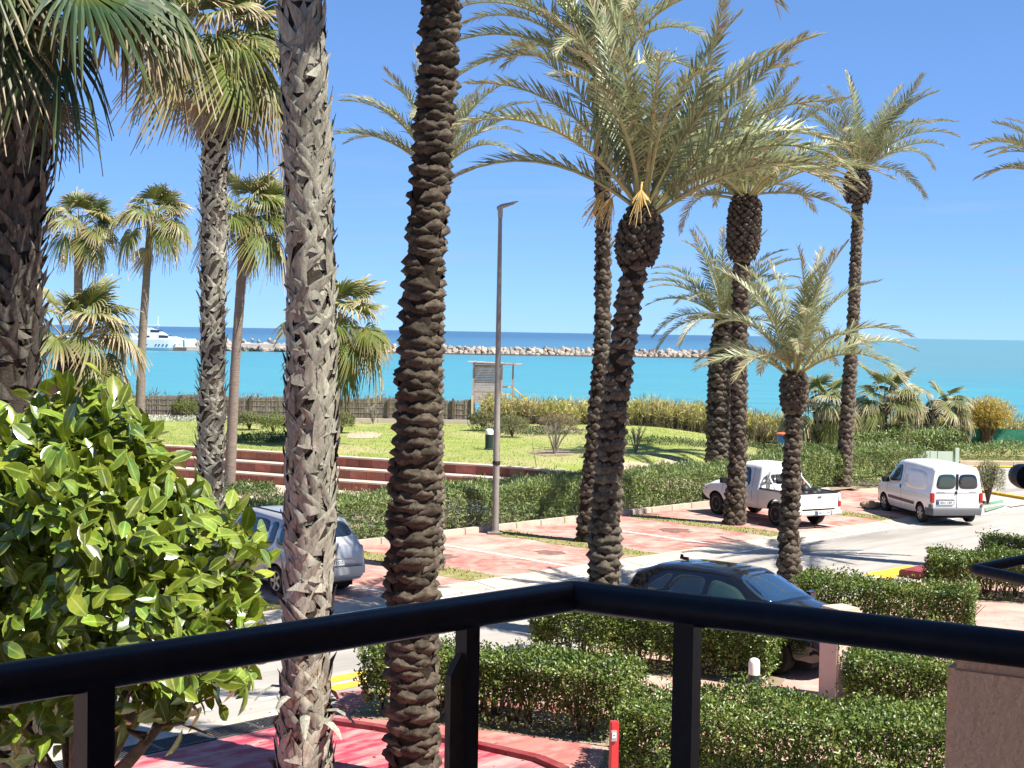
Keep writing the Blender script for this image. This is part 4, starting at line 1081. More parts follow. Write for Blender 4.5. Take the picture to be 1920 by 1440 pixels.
# ------------------------------------------------------------------ rubber tree at left
def rubber_tree():
    D0 = 10.4; c0 = dp(150, 1048, D0)
    base = Vector((c0.x, D0, 0))
    root = tag(empty('rubber_tree', base), 'clipped rubber tree with glossy yellow green leaves at lower left', 'tree')
    C = Vector((c0.x - base.x, 0, c0.z))
    rad = Vector((1.36, 1.25, 1.18))
    # limbs
    fork = Vector((0, 0, dp(190, 1460, D0).z))
    tips = []
    mb = MB(); mb.tube([(0, 0, 0), (.03, 0, fork.z * .5), (-.02, .02, fork.z)], [.15, .12, .12], 10)
    mb.build('trunk', M['bark'], root, smooth=True)
    for k, (dx, dy, up) in enumerate(((-.30, -.1, .75), (-.16, .25, .8), (.02, -.15, .85), (.28, .1, .75), (.18, .3, .8), (-.62, 0, .50), (.40, -.2, .5))):
        a = fork + Vector((dx * .25, dy * .25, -.15)); b = fork + Vector((dx * 1.1, dy, up * .45)); c = fork + Vector((dx * 2.0, dy * 1.8, up * 1.3))
        mb = MB(); mb.tube([a, b, c], [.065, .045, .022], 7)
        for j in range(7):
            p = b.lerp(c, rng.uniform(.1, .95)); d = Vector((rng.uniform(-1, 1), rng.uniform(-1, 1), rng.uniform(-.2, .9))).normalized()
            mb.tube([p, p + d * .22 + Vector((0, 0, .05)), p + d * rng.uniform(.35, .6)], [.02, .013, .006], 5)
        mb.build('branch', M['bark'], root, smooth=True)
    # leaf shapes: elliptic, cupped along the midrib, pointed
    def leaf(seed):
        q = random.Random(seed); V = []; F = []; cup = q.uniform(.12, .38); bend = q.uniform(-.05, .30); asym = q.uniform(.9, 1.1)
        for (t, w) in ((0, .0), (.08, .18), (.28, .43), (.52, .50), (.75, .39), (.92, .14), (1.0, 0)):
            for k in ((-1, 0, 1) if w else (0,)):
                V.append((k * w * .52 * (asym if k > 0 else 1), t, -bend * t * t * .6 + cup * abs(k) * w * .55))
        F4 = []; F3 = []
        idx = [[0], [1, 2, 3], [4, 5, 6], [7, 8, 9], [10, 11, 12], [13, 14, 15], [16]]
        F3 += [(0, 2, 1), (0, 3, 2), (13, 14, 16), (14, 15, 16)]
        for r in range(1, 5):
            a, b = idx[r], idx[r + 1]
            F4 += [(a[0], a[1], b[1], b[0]), (a[1], a[2], b[2], b[1])]
        return np.array(V), np.array(F4), np.array(F3)
    LV = [leaf(i) for i in range(5)]
    RIB = np.array([1] + [0, 1, 0] * 5 + [1.0]); LM = [np_mesh('leaf', v, [f4, f3], [M['ficus_leaf_o']], smooth=True, attr=dict(rib=RIB)) for v, f4, f3 in LV]
    items = []
    n = 5000
    for i in range(n):
        # rosettes on the shell, with hollows between them
        z = rng.uniform(-.9, 1); a = rng.uniform(0, 6.283); r = math.sqrt(1 - z * z)
        dirv = Vector((r * math.cos(a), r * math.sin(a), z))
        lump = 1 - .10 * abs(math.sin(2 * math.atan2(z, r))) * (1 if z > 0 else .3) + .09 * math.sin(5 * a + 3 * z) + .08 * math.sin(9 * z + 2 * a) + .05 * math.sin(13 * a)
        depth = abs(rng.gauss(0, .13)) if rng.random() < .66 else rng.uniform(.12, .65)
        low = 1.12 if z < 0 else 1.0
        p = C + Vector((dirv.x * rad.x * (1 if dirv.x < 0 else (.86 - .44 * z if z > 0 else .86 - .44 * z)), dirv.y * rad.y, dirv.z * rad.z * low)) * (lump - depth)
        ax = (dirv * .38 + Vector((rng.gauss(0, .6), rng.gauss(0, .6), rng.gauss(.05, .6)))).normalized()
        s_ = rng.uniform(.14, .23)
        nrm = (dirv * .9 + Vector((.15, 0, .55)) + Vector((rng.gauss(0, .42), rng.gauss(0, .42), rng.gauss(0, .42))))
        side = ax.cross(nrm).normalized(); up = side.cross(ax)
        Rm = Matrix((side, ax, up)).transposed()
        vis = -dirv.y - depth * 2.2 + rng.uniform(-.15, .15)
        w = base + p; X = w.x / w.y * FOC + 960
        if X < -40: vis -= 5
        items.append((vis, p, Rm, s_, rng.randrange(5)))
    items.sort(key=lambda t: -t[0])
    for vis, p, Rm, s_, v in items[:300]:
        o = link('leaf', LM[v], root, p, Rm.to_euler(), s_)
    Vs, F4, F3, n0 = [], [], [], 0
    for vis, p, Rm, s_, v in items[300:]:
        V, a, b = LV[v]
        Vs.append(V * s_ @ np.array(Rm).T + np.array(p)); F4.append(a + n0); F3.append(b + n0); n0 += len(V)
    o = link('foliage', np_mesh('foliage', np.concatenate(Vs), [np.concatenate(F4), np.concatenate(F3)], [M['ficus_leaf']], smooth=True, attr=dict(rib=np.tile(RIB, len(Vs)))), root); o['kind'] = 'stuff'
rubber_tree()

# ------------------------------------------------------------------ hedges
G = 'clipped garden hedges below the balcony'
hedge('hedge', 'clipped hedge beside the red driveway, between palm trunk and railing post', 'hedge', [(-2.0, 21.9), (-.6, 21.6), (1.7, 20.6)], 1.15, 1.0, 1700, .062, .036, M['box_leaf'], seed=1, bare=.35, group=G)
hedge('hedge', 'clipped sunlit hedge in front of the black car', 'hedge', [(.55, 25.8), (2.4, 24.95), (4.45, 24.15)], 1.0, .98, 1700, .062, .036, M['box_leaf'], seed=2, bare=.3, group=G)
hedge('hedge', 'large low hedge at bottom, partly shaded, behind red post', 'hedge', [(1.5, 18.9), (3.2, 18.6), (5.9, 18.3)], 1.5, 1.0, 1700, .062, .036, M['box_leaf'], seed=3, bare=.2, group=G)
hedge('hedge', 'long clipped hedge beside the black car bonnet, foot of smallest palm', 'hedge', [(5.9, 29.3), (7.4, 28.8), (9.0, 28.2)], 1.15, .9, 1500, .065, .038, M['box_leaf'], seed=4, bare=.15, group=G)
hedge('hedge', 'small clipped hedge between pink pillar and balcony parapet', 'hedge', [(5.25, 22.2), (7.2, 21.4)], 1.0, .95, 1700, .062, .036, M['box_leaf'], seed=5, bare=.25, group=G)
hedge('hedge', 'clipped hedge behind neighbouring handrail at right edge', 'hedge', [(9.4, 32.6), (11.2, 32.2), (13.5, 31.8)], 1.3, .95, 1500, .065, .038, M['box_leaf'], seed=6, bare=.35, group=G)
hedge('hedge', 'farthest clipped hedge beside road at right edge', 'hedge', [(11.9, 36.4), (13.2, 36.3), (14.6, 36.1)], 1.0, .8, 1300, .07, .04, M['box_leaf'], seed=7, bare=.2, group=G)
a_, b_ = P(-14, 31.1), P(45.2, 31.1)
hedge('oleander_hedge', 'long oleander hedge between parking bays and lawn', 'hedge', [(a_.x, a_.y), (b_.x, b_.y)], 2.0, 1.10, 640, .15, .028, M['oleander'], z0=.1, seed=8, bare=.05, up=1.2, lump=.14, stems=60, jit=.10)
a_, b_ = P(44.9, 31.4), P(47.2, 31.6)
hedge('oleander_hedge', 'taller dense oleander hedge behind pickup and van', 'hedge', [(a_.x, a_.y), (b_.x, b_.y), (15.6, 58.0)], 2.4, 1.32, 560, .16, .03, M['oleander'], z0=.1, seed=9, bare=.05, up=1.1, lump=.2, stems=40, jit=.12)
hedge('oleander_hedge', 'far oleander bushes in front of green netting', 'hedge', [(13.5, 68), (17, 69.5), (21, 70.5)], 3.0, 1.15, 260, .2, .045, M['oleander'], z0=.15, seed=10, bare=.05, up=1.2, lump=.25, stems=20, jit=.15)
hedge('low_hedge', 'low planting along the far kerb of the side road', 'hedge', [(20.5, 68.5), (30, 69.2), (42, 70)], 2.2, .6, 200, .18, .045, M['oleander'], z0=.15, seed=13, bare=.05, up=1.2, lump=.2, stems=0, jit=.12)

# ------------------------------------------------------------------ shrubs, reeds, fences in the park
def bush(name, label, c, r, leafm, n, ln, wd, topm=None, stems=8, group=None, flat=1.0, spread=.8, cat='shrub'):
    root = tag(empty(name, c), label, cat, group)
    def cloud(n, zlo, m, nm_):
        v = nr.normal(0, 1, (n, 3)); v /= np.linalg.norm(v, axis=1)[:, None]; v[:, 2] = np.abs(v[:, 2]) * (1 - zlo) + zlo * nr.uniform(-.6, 1, n)
        rr = (1 + smooth_noise(v * 3, r[0]) * .13 - np.abs(nr.normal(0, .12, n)))[:, None]
        p = v * rr * np.array(r); p[:, 2] = np.maximum(p[:, 2] + r[2] * .65 * 1.0, .04)
        d, w, u = rand_frames(n, v + np.array([0, 0, .7]), spread)
        V, F = leaf_cloud(p, d, w, u, ln * nr.uniform(.7, 1.3, n), wd * nr.uniform(.7, 1.3, n))
        o = link(nm_, np_mesh(nm_, V, F, [m]), root); o['kind'] = 'stuff'
    cloud(n, .55, leafm, 'foliage')
    if topm: cloud(int(n * .6), .05, topm, 'new_growth')
    if stems:
        mb = MB()
        for i in range(stems):
            a = rng.uniform(0, 6.28); e = rng.uniform(.35, .85)
            mb.tube([(0, 0, 0), (math.cos(a) * r[0] * .3 * e, math.sin(a) * r[1] * .3 * e, r[2] * .6), (math.cos(a) * r[0] * .8 * e, math.sin(a) * r[1] * .8 * e, r[2] * 1.4)], [.03, .02, .008], 4, cap=False)
        mb.build('stems', M['bark'], root)
    return root
def lawn_at(px, py, z=None):
    q = gp(px, py, LAWN_Z)
    for _ in range(4): q = gp(px, py, lawn_z(q.x, q.y))
    return q
bush('shrub', 'bright green rounded shrub left of shaggy grey trunk, by reed fence', lawn_at(351, 785), (.72, .7, .66), M['bush_green'], 2600, .10, .03)
bush('shrub', 'tan topped low shrub behind slim bare palm trunk', lawn_at(470, 778), (.85, .8, .5), M['bush_grey'], 2200, .10, .03, M['bush_orange'])
bush('shrub', 'green rounded shrub right of slim bare palm trunk', lawn_at(468, 806), (.62, .6, .52), M['bush_green'], 2200, .09, .028, M['bush_grey'])
bush('shrub', 'green shrub at left edge of shaggy near trunk', lawn_at(513, 815), (.58, .6, .60), M['bush_green'], 2400, .09, .028)
bush('shrub', 'rounded green shrub just right of shaggy near trunk', lawn_at(640, 812), (.58, .6, .62), M['bush_green'], 2400, .09, .028, M['bush_grey'])
bush('shrub', 'dark green shrub left of lamp post on lawn', lawn_at(905, 808), (.62, .6, .60), M['groundcover'], 2400, .09, .028, M['bush_orange'])
bush('shrub', 'greyish twiggy shrub right of lamp post', lawn_at(960, 820), (.70, .7, .62), M['bush_grey'], 2400, .11, .016, M['bush_green'], stems=22)
bush('shrub', 'orange tan rounded shrub behind bare twiggy bush', lawn_at(1046, 812), (.92, .85, .56), M['bush_grey'], 3000, .10, .02, M['bush_orange'], stems=16)
bush('shrub', 'pale bare shrub between thick palm and smallest palm', gp(1428, 826, .6), (.52, .5, .6), M['bush_grey'], 700, .10, .012, stems=30)
def bare_bush(label, c, h, w, seed):
    q = random.Random(seed); root = tag(empty('bare_shrub', c), label, 'shrub', 'leafless shrubs on the lawn'); mb = MB()
    for i in range(16):
        a = q.uniform(0, 6.28); e = q.uniform(.3, 1); tip = Vector((math.cos(a) * w * e, math.sin(a) * w * e, h * q.uniform(.75, 1.05)))
        mid = tip * .45 + Vector((0, 0, h * .1)); mb.tube([(0, 0, 0), mid, tip], [.022, .014, .005], 4, cap=False)
        for j in range(6):
            p = mid.lerp(tip, q.uniform(0, .9)); mb.tube([p, p + Vector((q.uniform(-.25, .25), q.uniform(-.25, .25), q.uniform(.1, .4))) * w], [.009, .004], 3, cap=False)
    mb.build('twigs', M['twig'], root)
bare_bush('leafless twiggy shrub on lawn before orange tan shrub', lawn_at(1040, 852), 1.25, .70, 5)
bare_bush('leafless pale shrub right of leaning palm trunk', lawn_at(1192, 850), 1.1, .45, 6)
bare_bush('small leafless shrub growing against reed fence by hidden palm', lawn_at(700, 795), 1.0, .5, 8)
bare_bush('small leafless shrub near dark fence post', lawn_at(655, 790), 1.0, .45, 9)

# groundcover mats
def mat_cover(name, label, c, rx, ry, n, m, h=.12, ln=.12, zf=None):
    a = nr.uniform(0, 6.283, n); r = np.sqrt(nr.uniform(0, 1, n)) * (1 + .18 * np.sin(3 * a + c.x))
    p = np.stack([np.cos(a) * r * rx, np.sin(a) * r * ry, nr.uniform(0, h, n)], 1)
    if zf: p[:, 2] += np.array([zf(c.x + x, c.y + y) - c.z for x, y in p[:, :2]])
    d, w, u = rand_frames(n, np.tile([0, 0, 1.], (n, 1)), .7); V, F = leaf_cloud(p, d, w, u, ln * nr.uniform(.6, 1.3, n), ln * .4)
    o = link(name, np_mesh(name, V, F, [m])); o.location = c; tag(o, label, 'groundcover', kind='stuff'); return o
mat_cover('groundcover', 'dark green groundcover round foot of slim palm on plaza', gp(462, 922, .03), 1.1, 1.6, 2600, M['groundcover'], .22)
mat_cover('groundcover', 'silvery groundcover mat on lawn by reed fence', lawn_at(340, 787), 2.2, 2.0, 2400, M['silver_cover'], .16, zf=lawn_z)
mat_cover('groundcover', 'green groundcover below shrubs beside shaggy trunk', lawn_at(505, 826), 1.7, 2.0, 2200, M['groundcover'], .25, zf=lawn_z)
mat_cover('groundcover', 'low planting bed behind bollard light on lawn', lawn_at(985, 812), 2.6, 1.8, 2400, M['groundcover'], .25, zf=lawn_z)
mat_cover('groundcover', 'low green planting near shore reeds on lawn', gp(1270, 832, 1.0), 2.6, 1.6, 1800, M['groundcover'], .2, zf=lawn_z)
mat_cover('groundcover', 'low green planting beside thick palm on lawn', gp(1430, 832, .7), 1.6, 1.4, 1400, M['groundcover'], .2, zf=lawn_z)
# short grass blades on the nearer lawn
n = 26000
gxs = nr.uniform(-16, 14, n); u = nr.uniform(0, 1, n) ** 1.4
gys = np.array([lawn_y0(x) for x in gxs]) + .15 + u * 20
gys = np.minimum(gys, 73.5)
p = np.stack([gxs, gys, np.array([lawn_z(x, y) for x, y in zip(gxs, gys)])], 1)
d, w, uu = rand_frames(n, np.tile([0, 0, 1.], (n, 1)), .45); V, F = leaf_cloud(p, d, w, uu, .09 * nr.uniform(.5, 1.3, n), .02)
M['grass'] = mat('grass_blade', (.16, .21, .04), (.27, .285, .085), .6, .7, .2, island=.3, trans=.25)
tag(link('grass', np_mesh('grass', V, F, [M['grass']])), 'short sunlit grass of the park lawn', 'grass', kind='stuff')

# reed fence
FY = 73.6
fx0, fx1 = dp(150, 780, FY).x, dp(888, 790, FY).x
rf = tag(empty('reed_fence', (fx0, FY, LAWN_Z)), 'grey brown reed screen fence along the shore side of lawn', 'fence')
n = 5200; xs = nr.uniform(0, fx1 - fx0, n); h = 1.12 + .05 * np.sin(xs * 1.3) + nr.uniform(-.09, .09, n)
V = []; 
p0 = np.stack([xs, nr.uniform(-.03, .03, n), np.full(n, -.05)], 1); wv = np.array([.012, 0, 0]); top = p0 + np.stack([nr.normal(0, .02, n), nr.normal(0, .02, n), h + .05], 1)
V = np.stack([p0 - wv, p0 + wv, top + wv, top - wv], 1).reshape(-1, 3); F = (np.arange(n) * 4)[:, None] + np.array([[0, 1, 2, 3]])
o = link('reeds', np_mesh('reeds', V, F, [M['reed_fence']]), rf); o['kind'] = 'stuff'
mb = MB()
for z in (.18, .45, .72, .98): mb.box(((fx1 - fx0) / 2, -.045, z), (fx1 - fx0, .015, .02))
mb.box(((fx1 - fx0) / 2, .05, .5), (fx1 - fx0, .02, 1.02))
mb.build('wire_backing', M['reed_dry'], rf)
for px, m, hh in ((214, 'wood_dark', 1.15), (340, 'wood_dark', 1.2), (470, 'wood_dark', 1.2), (728, 'wood_dark', 1.15), (849, 'wood_dark', 1.25), (885, 'wood_light', 1.4)):
    mb = MB(); mb.box((0, 0, hh / 2), (.10, .10, hh)); mb.build('fence_post', M[m], rf, (dp(px, 790, FY).x - fx0, -.10, 0))
fk = tag(empty('fence_kerb', (fx0, FY - .35, LAWN_Z)), kind='structure')
d = 0
while d < fx1 - fx0 + .6:
    mb = MB(); mb.box((.74, 0, .06), (1.48, .22, .26)); mb.build('kerb_stone', M['apron'], fk, (d, 0, 0)); d += 1.5

def reed_bed(name, label, x0, x1, y0, y1, z0, h, n, topm, seed, dry=.5, cat='reeds'):
    root = tag(empty(name, ((x0 + x1) / 2, (y0 + y1) / 2, z0)), label, cat); root['kind'] = 'stuff'
    xs = nr.uniform(x0, x1, n) - root.location.x; ys = nr.uniform(y0, y1, n) - root.location.y
    hh = h * (.78 + .22 * smooth_noise(np.stack([xs * .7, ys, xs * 0], 1), seed, .6)) * nr.uniform(.7, 1.1, n)
    zb_ = np.array([lawn_z(a + root.location.x, 73.0) - .12 - z0 if y0 < 78 else 0.0 for a in xs])
    p = np.stack([xs, ys, zb_], 1)
    lean = nr.normal(0, .13, (n, 2)); t = p + np.stack([lean[:, 0] * hh, lean[:, 1] * hh, hh * .8], 1)
    wv = np.stack([np.full(n, .012), np.zeros(n), np.zeros(n)], 1)
    V = np.stack([p - wv, p + wv, t + wv * .5, t - wv * .5], 1).reshape(-1, 3); F = (np.arange(n) * 4)[:, None] + np.array([[0, 1, 2, 3]])
    o = link('stalks', np_mesh('stalks', V, F, [M['reed_dry']]), root); o['kind'] = 'stuff'
    # feathery leaves and plumes
    k = 5; pos = np.repeat(p, k, 0); tt = np.repeat(t, k, 0); f = nr.uniform(.42, 1.0, n * k)[:, None]; pos = pos + (tt - pos) * f
    d, w, u = rand_frames(n * k, np.tile([.15, 0, 1.], (n * k, 1)), .38)
    V, F = leaf_cloud(pos, d, w, u, .34 * nr.uniform(.5, 1.3, n * k), .045)
    o = link('plumes', np_mesh('plumes', V, F, [topm]), root); o['kind'] = 'stuff'
    k = 4; pos = np.repeat(p, k, 0); tt = np.repeat(t, k, 0); f = nr.uniform(.0, .55, n * k)[:, None]; pos = pos + (tt - pos) * f
    d, w, u = rand_frames(n * k, np.tile([0, 0, 1.], (n * k, 1)), .6)
    V, F = leaf_cloud(pos, d, w, u, .26 * nr.uniform(.5, 1.3, n * k), .05)
    o = link('dry_leaves', np_mesh('dry_leaves', V, F, [M['undergrowth']]), root); o['kind'] = 'stuff'
x0 = dp(905, 800, 74).x; x1 = dp(1335, 800, 74).x
reed_bed('reed_bed', 'yellow green shore reeds between lifeguard tower and thick palm', x0, x1, 73.4, 76.6, .9, 2.0, 2600, M['reed'], 3)
reed_bed('reed_bed', 'sparse shore reeds between thick palm and tall thin palm', x1, dp(1600, 800, 74).x, 73.4, 76.5, .3, 2.1, 2000, M['reed'], 5)
reed_bed('reed_bed', 'thin pale reeds standing behind the reed fence', fx0, fx1, 74.2, 76, .4, 2.0, 420, M['bush_grey'], 7)
reed_bed('reed_bed', 'shore reeds behind green netting at right edge', dp(1600, 800, 80).x, dp(2100, 800, 80).x, 78.6, 82, -.2, 2.7, 2000, M['reed'], 9)

# golden tamarisk tree with dark trunk
c = gp(1848, 838, .15)
tm = tag(empty('tamarisk', c), 'golden tamarisk bush with dark leaning trunk before green netting', 'tree')
mb = MB()
for k in range(9):
    a = rng.uniform(0, 6.28); mb.tube([(rng.uniform(-.25, .25), 0, 0), (math.cos(a) * .25 + .1, math.sin(a) * .2, .8), (math.cos(a) * .8, math.sin(a) * .6, 1.7)], [.16, .10, .03], 6)
mb.build('trunk', M['bark'], tm)
n = 5200; v = nr.normal(0, 1, (n, 3)); v /= np.linalg.norm(v, axis=1)[:, None]; p = v * nr.uniform(.35, 1.05, n)[:, None] * np.array([1.35, 1.0, .80]) + np.array([.1, 0, 1.75])
d, w, u = rand_frames(n, np.tile([0, 0, 1.2], (n, 1)) + v * .5, .5); V, F = leaf_cloud(p, d, w, u, .24 * nr.uniform(.5, 1.3, n), .035)
o = link('crown', np_mesh('crown', V, F, [M['reed_gold']]), tm); o['kind'] = 'stuff'
# green netting on posts along the shore
na, nb = Vector((15.2, 75.2, .1)), Vector((46, 77.4, .1))
ne = tag(empty('netting_fence', na), 'green shade netting fence along shore at right', 'fence')
k = 40; V = []; F = []
for i in range(k + 1):
    q = na.lerp(nb, i / k) - na; sag = .05 * math.sin(i * 2.1); b_ = .12 * math.sin(i * 1.3)
    V += [(q.x, q.y + b_, .02), (q.x, q.y - b_ * .5, .45), (q.x, q.y, .98 + sag)]
for i in range(k):
    for j in range(2): F.append((i * 3 + j, (i + 1) * 3 + j, (i + 1) * 3 + j + 1, i * 3 + j + 1))
link('netting', np_mesh('netting', V, np.array(F), [M['green_mesh']], smooth=True), ne)
for i in range(11):
    mb = MB(); q = na.lerp(nb, i / 10) - na; mb.box((q.x, q.y + .2, .55), (.07, .07, 1.1)); mb.build('fence_post', M['wood_dark'], ne)
na2, nb2 = dp(1595, 838, 72.5), dp(1560, 842, 66)
# scrubby dark bushes at the shore
for i, (px, py, r) in enumerate(((1556, 842, .75), (1620, 838, .6))):
    bush('shrub', ['dark shore bush beneath the short bushy fan palm', 'dark shore bush behind the tall thin palm trunk'][i], gp(px, py, .2), (r, r, r * .8), M['groundcover'], 1800, .14, .04)
# round pale planter and bin beyond the hedge
q = gp(1555, 846, .25); mb = MB(); mb.lathe([(.22, 0), (.30, .1), (.31, .62), (.27, .66), (.24, .6)], (0, 0, 0), 18)
o = mb.build('planter', M['stucco'], None, q, smooth=True); tag(o, 'pale pink round concrete planter among far oleanders', 'planter')
bn = tag(empty('litter_bin', lawn_at(1468, 862) + Vector((0, 0, .12))), 'blue litter bin with orange rim behind the hedge', 'litter bin')
mb = MB(); mb.lathe([(.20, .30), (.28, .86), (.28, .92)], (0, 0, 0), 16); mb.build('bin_body', M['blue_plastic'], bn, smooth=True)
mb = MB(); mb.lathe([(.285, .92), (.30, .94), (.30, .99), (.24, 1.01)], (0, 0, 0), 16); mb.build('rim', M['orange'], bn)
mb = MB(); mb.tube([(0, .3, 0), (0, .3, 1.0)], .03, 8); mb.build('post', M['grey_metal'], bn)
# pale green board fence behind the van
q0 = gp(1706, 868, .5); bf = tag(empty('board_fence', gp(1700, 880, .1)), 'pale green low board wall with end posts behind van', 'fence')
f0 = bf.location; Yb = f0.y
for i, (xa, xb) in enumerate(((1720, 1743), (1744, 1757), (1758, 1788))):
    a = dp(xa, 852, Yb); b = dp(xb, 852, Yb); mb = MB(); mb.box(((a.x + b.x) / 2 - f0.x, 0, .42), (b.x - a.x - .01, .05, .75)); mb.build('board', M['green_white'], bf)
for px, m, w, hh in ((1712, 'terracotta', .22, .78), (1794, 'green_white', .16, .95)):
    a = dp(px, 852, Yb); mb = MB(); mb.box((a.x - f0.x, 0, hh / 2), (w, .16, hh)); mb.build('end_post', M[m], bf)
bare = bush('shrub', 'wispy pale bush beside right side of van', gp(1852, 945, .05), (.55, .5, .95), M['bush_grey'], 1500, .12, .02, M['oleander'], stems=30)
# cut logs and stones in front of hedge between pickup and van
for i, (px, py, r) in enumerate(((1622, 951, .16), (1634, 953, .20), (1645, 952, .15))):
    q = gp(px, py, .1); mb = MB(); rr = random.Random(i)
    mb.lathe([(r * .7, 0), (r * 1.15, r * .35), (r * rr.uniform(.8, 1.1), r * .9), (r * .35, r * 1.25)], (0, 0, 0), 9)
    tag(mb.build('stone', M['soil'], None, q, smooth=True), ['leftmost rough brown stone by hedge between pickup and van', 'middle and largest brown stone between pickup and van', 'brown stone closest to front wheel of van'][i], 'stone', 'stones between pickup and van')

# ------------------------------------------------------------------ lamp post
lp = tag(empty('street_lamp', P(*sn(-.40, 40.7), .1)), 'tall grey street lamp with flat curved head beside oleander hedge', 'street lamp')
H = 9.0
mb = MB(); mb.lathe([(.135, 0), (.135, .05), (.095, .06), (.092, 2.9), (.086, 2.95), (.072, 5.5), (.055, H - .2)], (0, 0, 0), 14); mb.build('pole', M['grey_metal'], lp, smooth=True, angle=40)
mb = MB(); mb.box((0, 0, .012), (.42, .42, .03)); mb.build('base_plate', M['grey_metal'], lp)
mb = MB(); mb.lathe([(.112, 1.9), (.112, 2.0)], (0, 0, 0), 14); mb.build('collar', M['brown_black'], lp)
mb = MB(); mb.lathe([(.066, H - .25), (.07, H - .2), (.07, H + .02)], (0, 0, 0), 12); mb.build('spigot', M['lamp_head'], lp)
mb = MB()
secs = [(-.10, .0, .075, .05), (.02, .05, .10, .07), (.22, .11, .115, .055), (.40, .17, .10, .035), (.50, .205, .04, .012)]
vs_ = []
for x, z, w, t in secs: vs_ += [(x, -w, z), (x, 0, z + t), (x, w, z), (x, 0, z - t)]
fs = [(0, 1, 2, 3)[::-1], (16, 17, 18, 19)]
for i in range(4):
    for k in range(4): fs.append((i * 4 + k, i * 4 + (k + 1) % 4, (i + 1) * 4 + (k + 1) % 4, (i + 1) * 4 + k))
mb.add(vs_, fs); o = mb.build('lamp_head', M['lamp_head'], lp, (0, 0, H), smooth=True, angle=50)
mb = MB(); mb.bar((.12, 0, .035), (.36, 0, .115), .14, .012); mb.build('lens', M['lamp_glass'], o)

# ------------------------------------------------------------------ lifeguard tower
TY = 95.0
tx0, tx1 = dp(888, 700, TY).x, dp(941, 700, TY).x
zt = dp(910, 684, TY).z; zf = dp(910, 753, TY).z
lt = tag(empty('lifeguard_tower', ((tx0 + tx1) / 2, TY + .8, -1.8)), 'slatted wooden lifeguard tower on stilts above the beach', 'lifeguard tower')
b0 = lt.location; hw = (tx1 - tx0) / 2; z0 = zf - b0.z; z1 = zt - b0.z
nsl = 22
for i in range(nsl):
    z = z0 + (z1 - z0) * (i + .5) / nsl
    mb = MB(); mb.box((0, -.8 + rng.uniform(-.012, .012), z), (hw * 2, .03, (z1 - z0) / nsl - .018)); mb.build('slat', M['wood_grey'], lt)
    if i > 4:
        mb = MB(); mb.box((hw, -.35, z if i < 17 else z), (.03, .86, (z1 - z0) / nsl - .018)); mb.build('slat', M['wood_light'] if i < 17 else M['wood_grey'], lt)
    mb = MB(); mb.box((-hw, -.0, z), (.03, 1.56, (z1 - z0) / nsl - .018)); mb.build('slat', M['wood_grey'], lt)
for x, y in ((-hw, -.86), (hw, -.86), (-hw, .8), (hw + .72, .75), (hw + .72, -.2)):
    mb = MB(); mb.box((x, y, (z1 + .12) / 2), (.11, .11, z1 + .12)); mb.build('post', M['wood_grey'], lt)
mb = MB(); mb.bar((-hw, -.82, z1 - .12), (hw, -.82, z1 - .12), .05, .10); mb.bar((-hw, -.85, z1 + .07), (hw + .9, -.85, z1 + .07), .06, .10); mb.bar((-hw, .8, z1 + .07), (hw + .9, .8, z1 + .07), .06, .10); mb.build('beam', M['wood_grey'], lt)
mb = MB(); mb.box((.3, 0, z0 - .02), (hw * 2 + 1.3, 1.8, .10)); mb.build('floor', M['wood_grey'], lt)
for i in range(6):
    a = -hw - .42 + i * .60
    mb = MB(); mb.box((a + .29, 0, z1 + .17 - i * .022), (.56, 2.5, .045)); mb.build('roof_board', M['wood_grey'], lt)
mb = MB(); mb.bar((hw, -.2, z0 + .95), (hw + .72, -.2, z0 + .95), .06, .10); mb.bar((hw + .72, -.2, z0 + .95), (hw + 2.1, -.2, z0 - .25), .06, .10); mb.bar((hw, -.2, z0 + .48), (hw + .72, -.2, z0 + .48), .06, .08); mb.build('guard_rail', M['wood_light'], lt)
mb = MB(); mb.bar((hw + .72, .2, z0), (hw + 2.6, .2, .1), .05, .16); mb.bar((hw + .72, -.2, z0), (hw + 2.6, -.2, .1), .05, .16)
for i in range(8): t = (i + .5) / 8; mb.box((hw + .72 + 1.88 * t, 0, z0 + (.1 - z0) * t), (.22, .42, .03))
mb.build('ladder', M['wood_light'], lt)

# ------------------------------------------------------------------ breakwater, quay, yacht
BY = 516.0
def rock_mesh(seed):
    bm = bmesh.new(); bmesh.ops.create_icosphere(bm, subdivisions=1, radius=1.0); q = random.Random(seed)
    for v in bm.verts:
        v.co = v.co * q.uniform(.78, 1.18); v.co.x *= 1.2
        v.co.z *= .85
    me = bpy.data.meshes.new('rock'); bm.to_mesh(me); bm.free(); me.materials.append(M['rock']); return me
RK = [rock_mesh(i) for i in range(8)]
bx0, bx1 = dp(-60, 650, BY).x, dp(1338, 668, BY).x
bw_ = tag(empty('breakwater', ((bx0 + bx1) / 2, BY, SEA_Z)), 'long breakwater of pale boulders across the bay', 'breakwater')
bc = bw_.location
mb = MB(); pr = [(-6, -1.5), (-3.2, 1.1), (-1, 1.9), (3, 1.9), (8, -1.5)]
vs_ = []
for x in (bx0 - bc.x - 60, bx1 - bc.x - 2): vs_ += [(x, y, z) for y, z in pr]
mb.add(vs_, [(i, i + 1, 6 + i, 5 + i) for i in range(4)] + [(4, 3, 2, 1, 0), (5, 6, 7, 8, 9)]); mb.build('rubble_core', M['rock_small'], bw_)
mb = MB(); mb.box((0, -5.9, .16), (bx1 - bx0 - 1, 1.6, .5)); mb.build('wet_band', M['quay_dark'], bw_)
items = []
x = bx0 - bc.x
xr0 = dp(520, 650, BY).x - bc.x
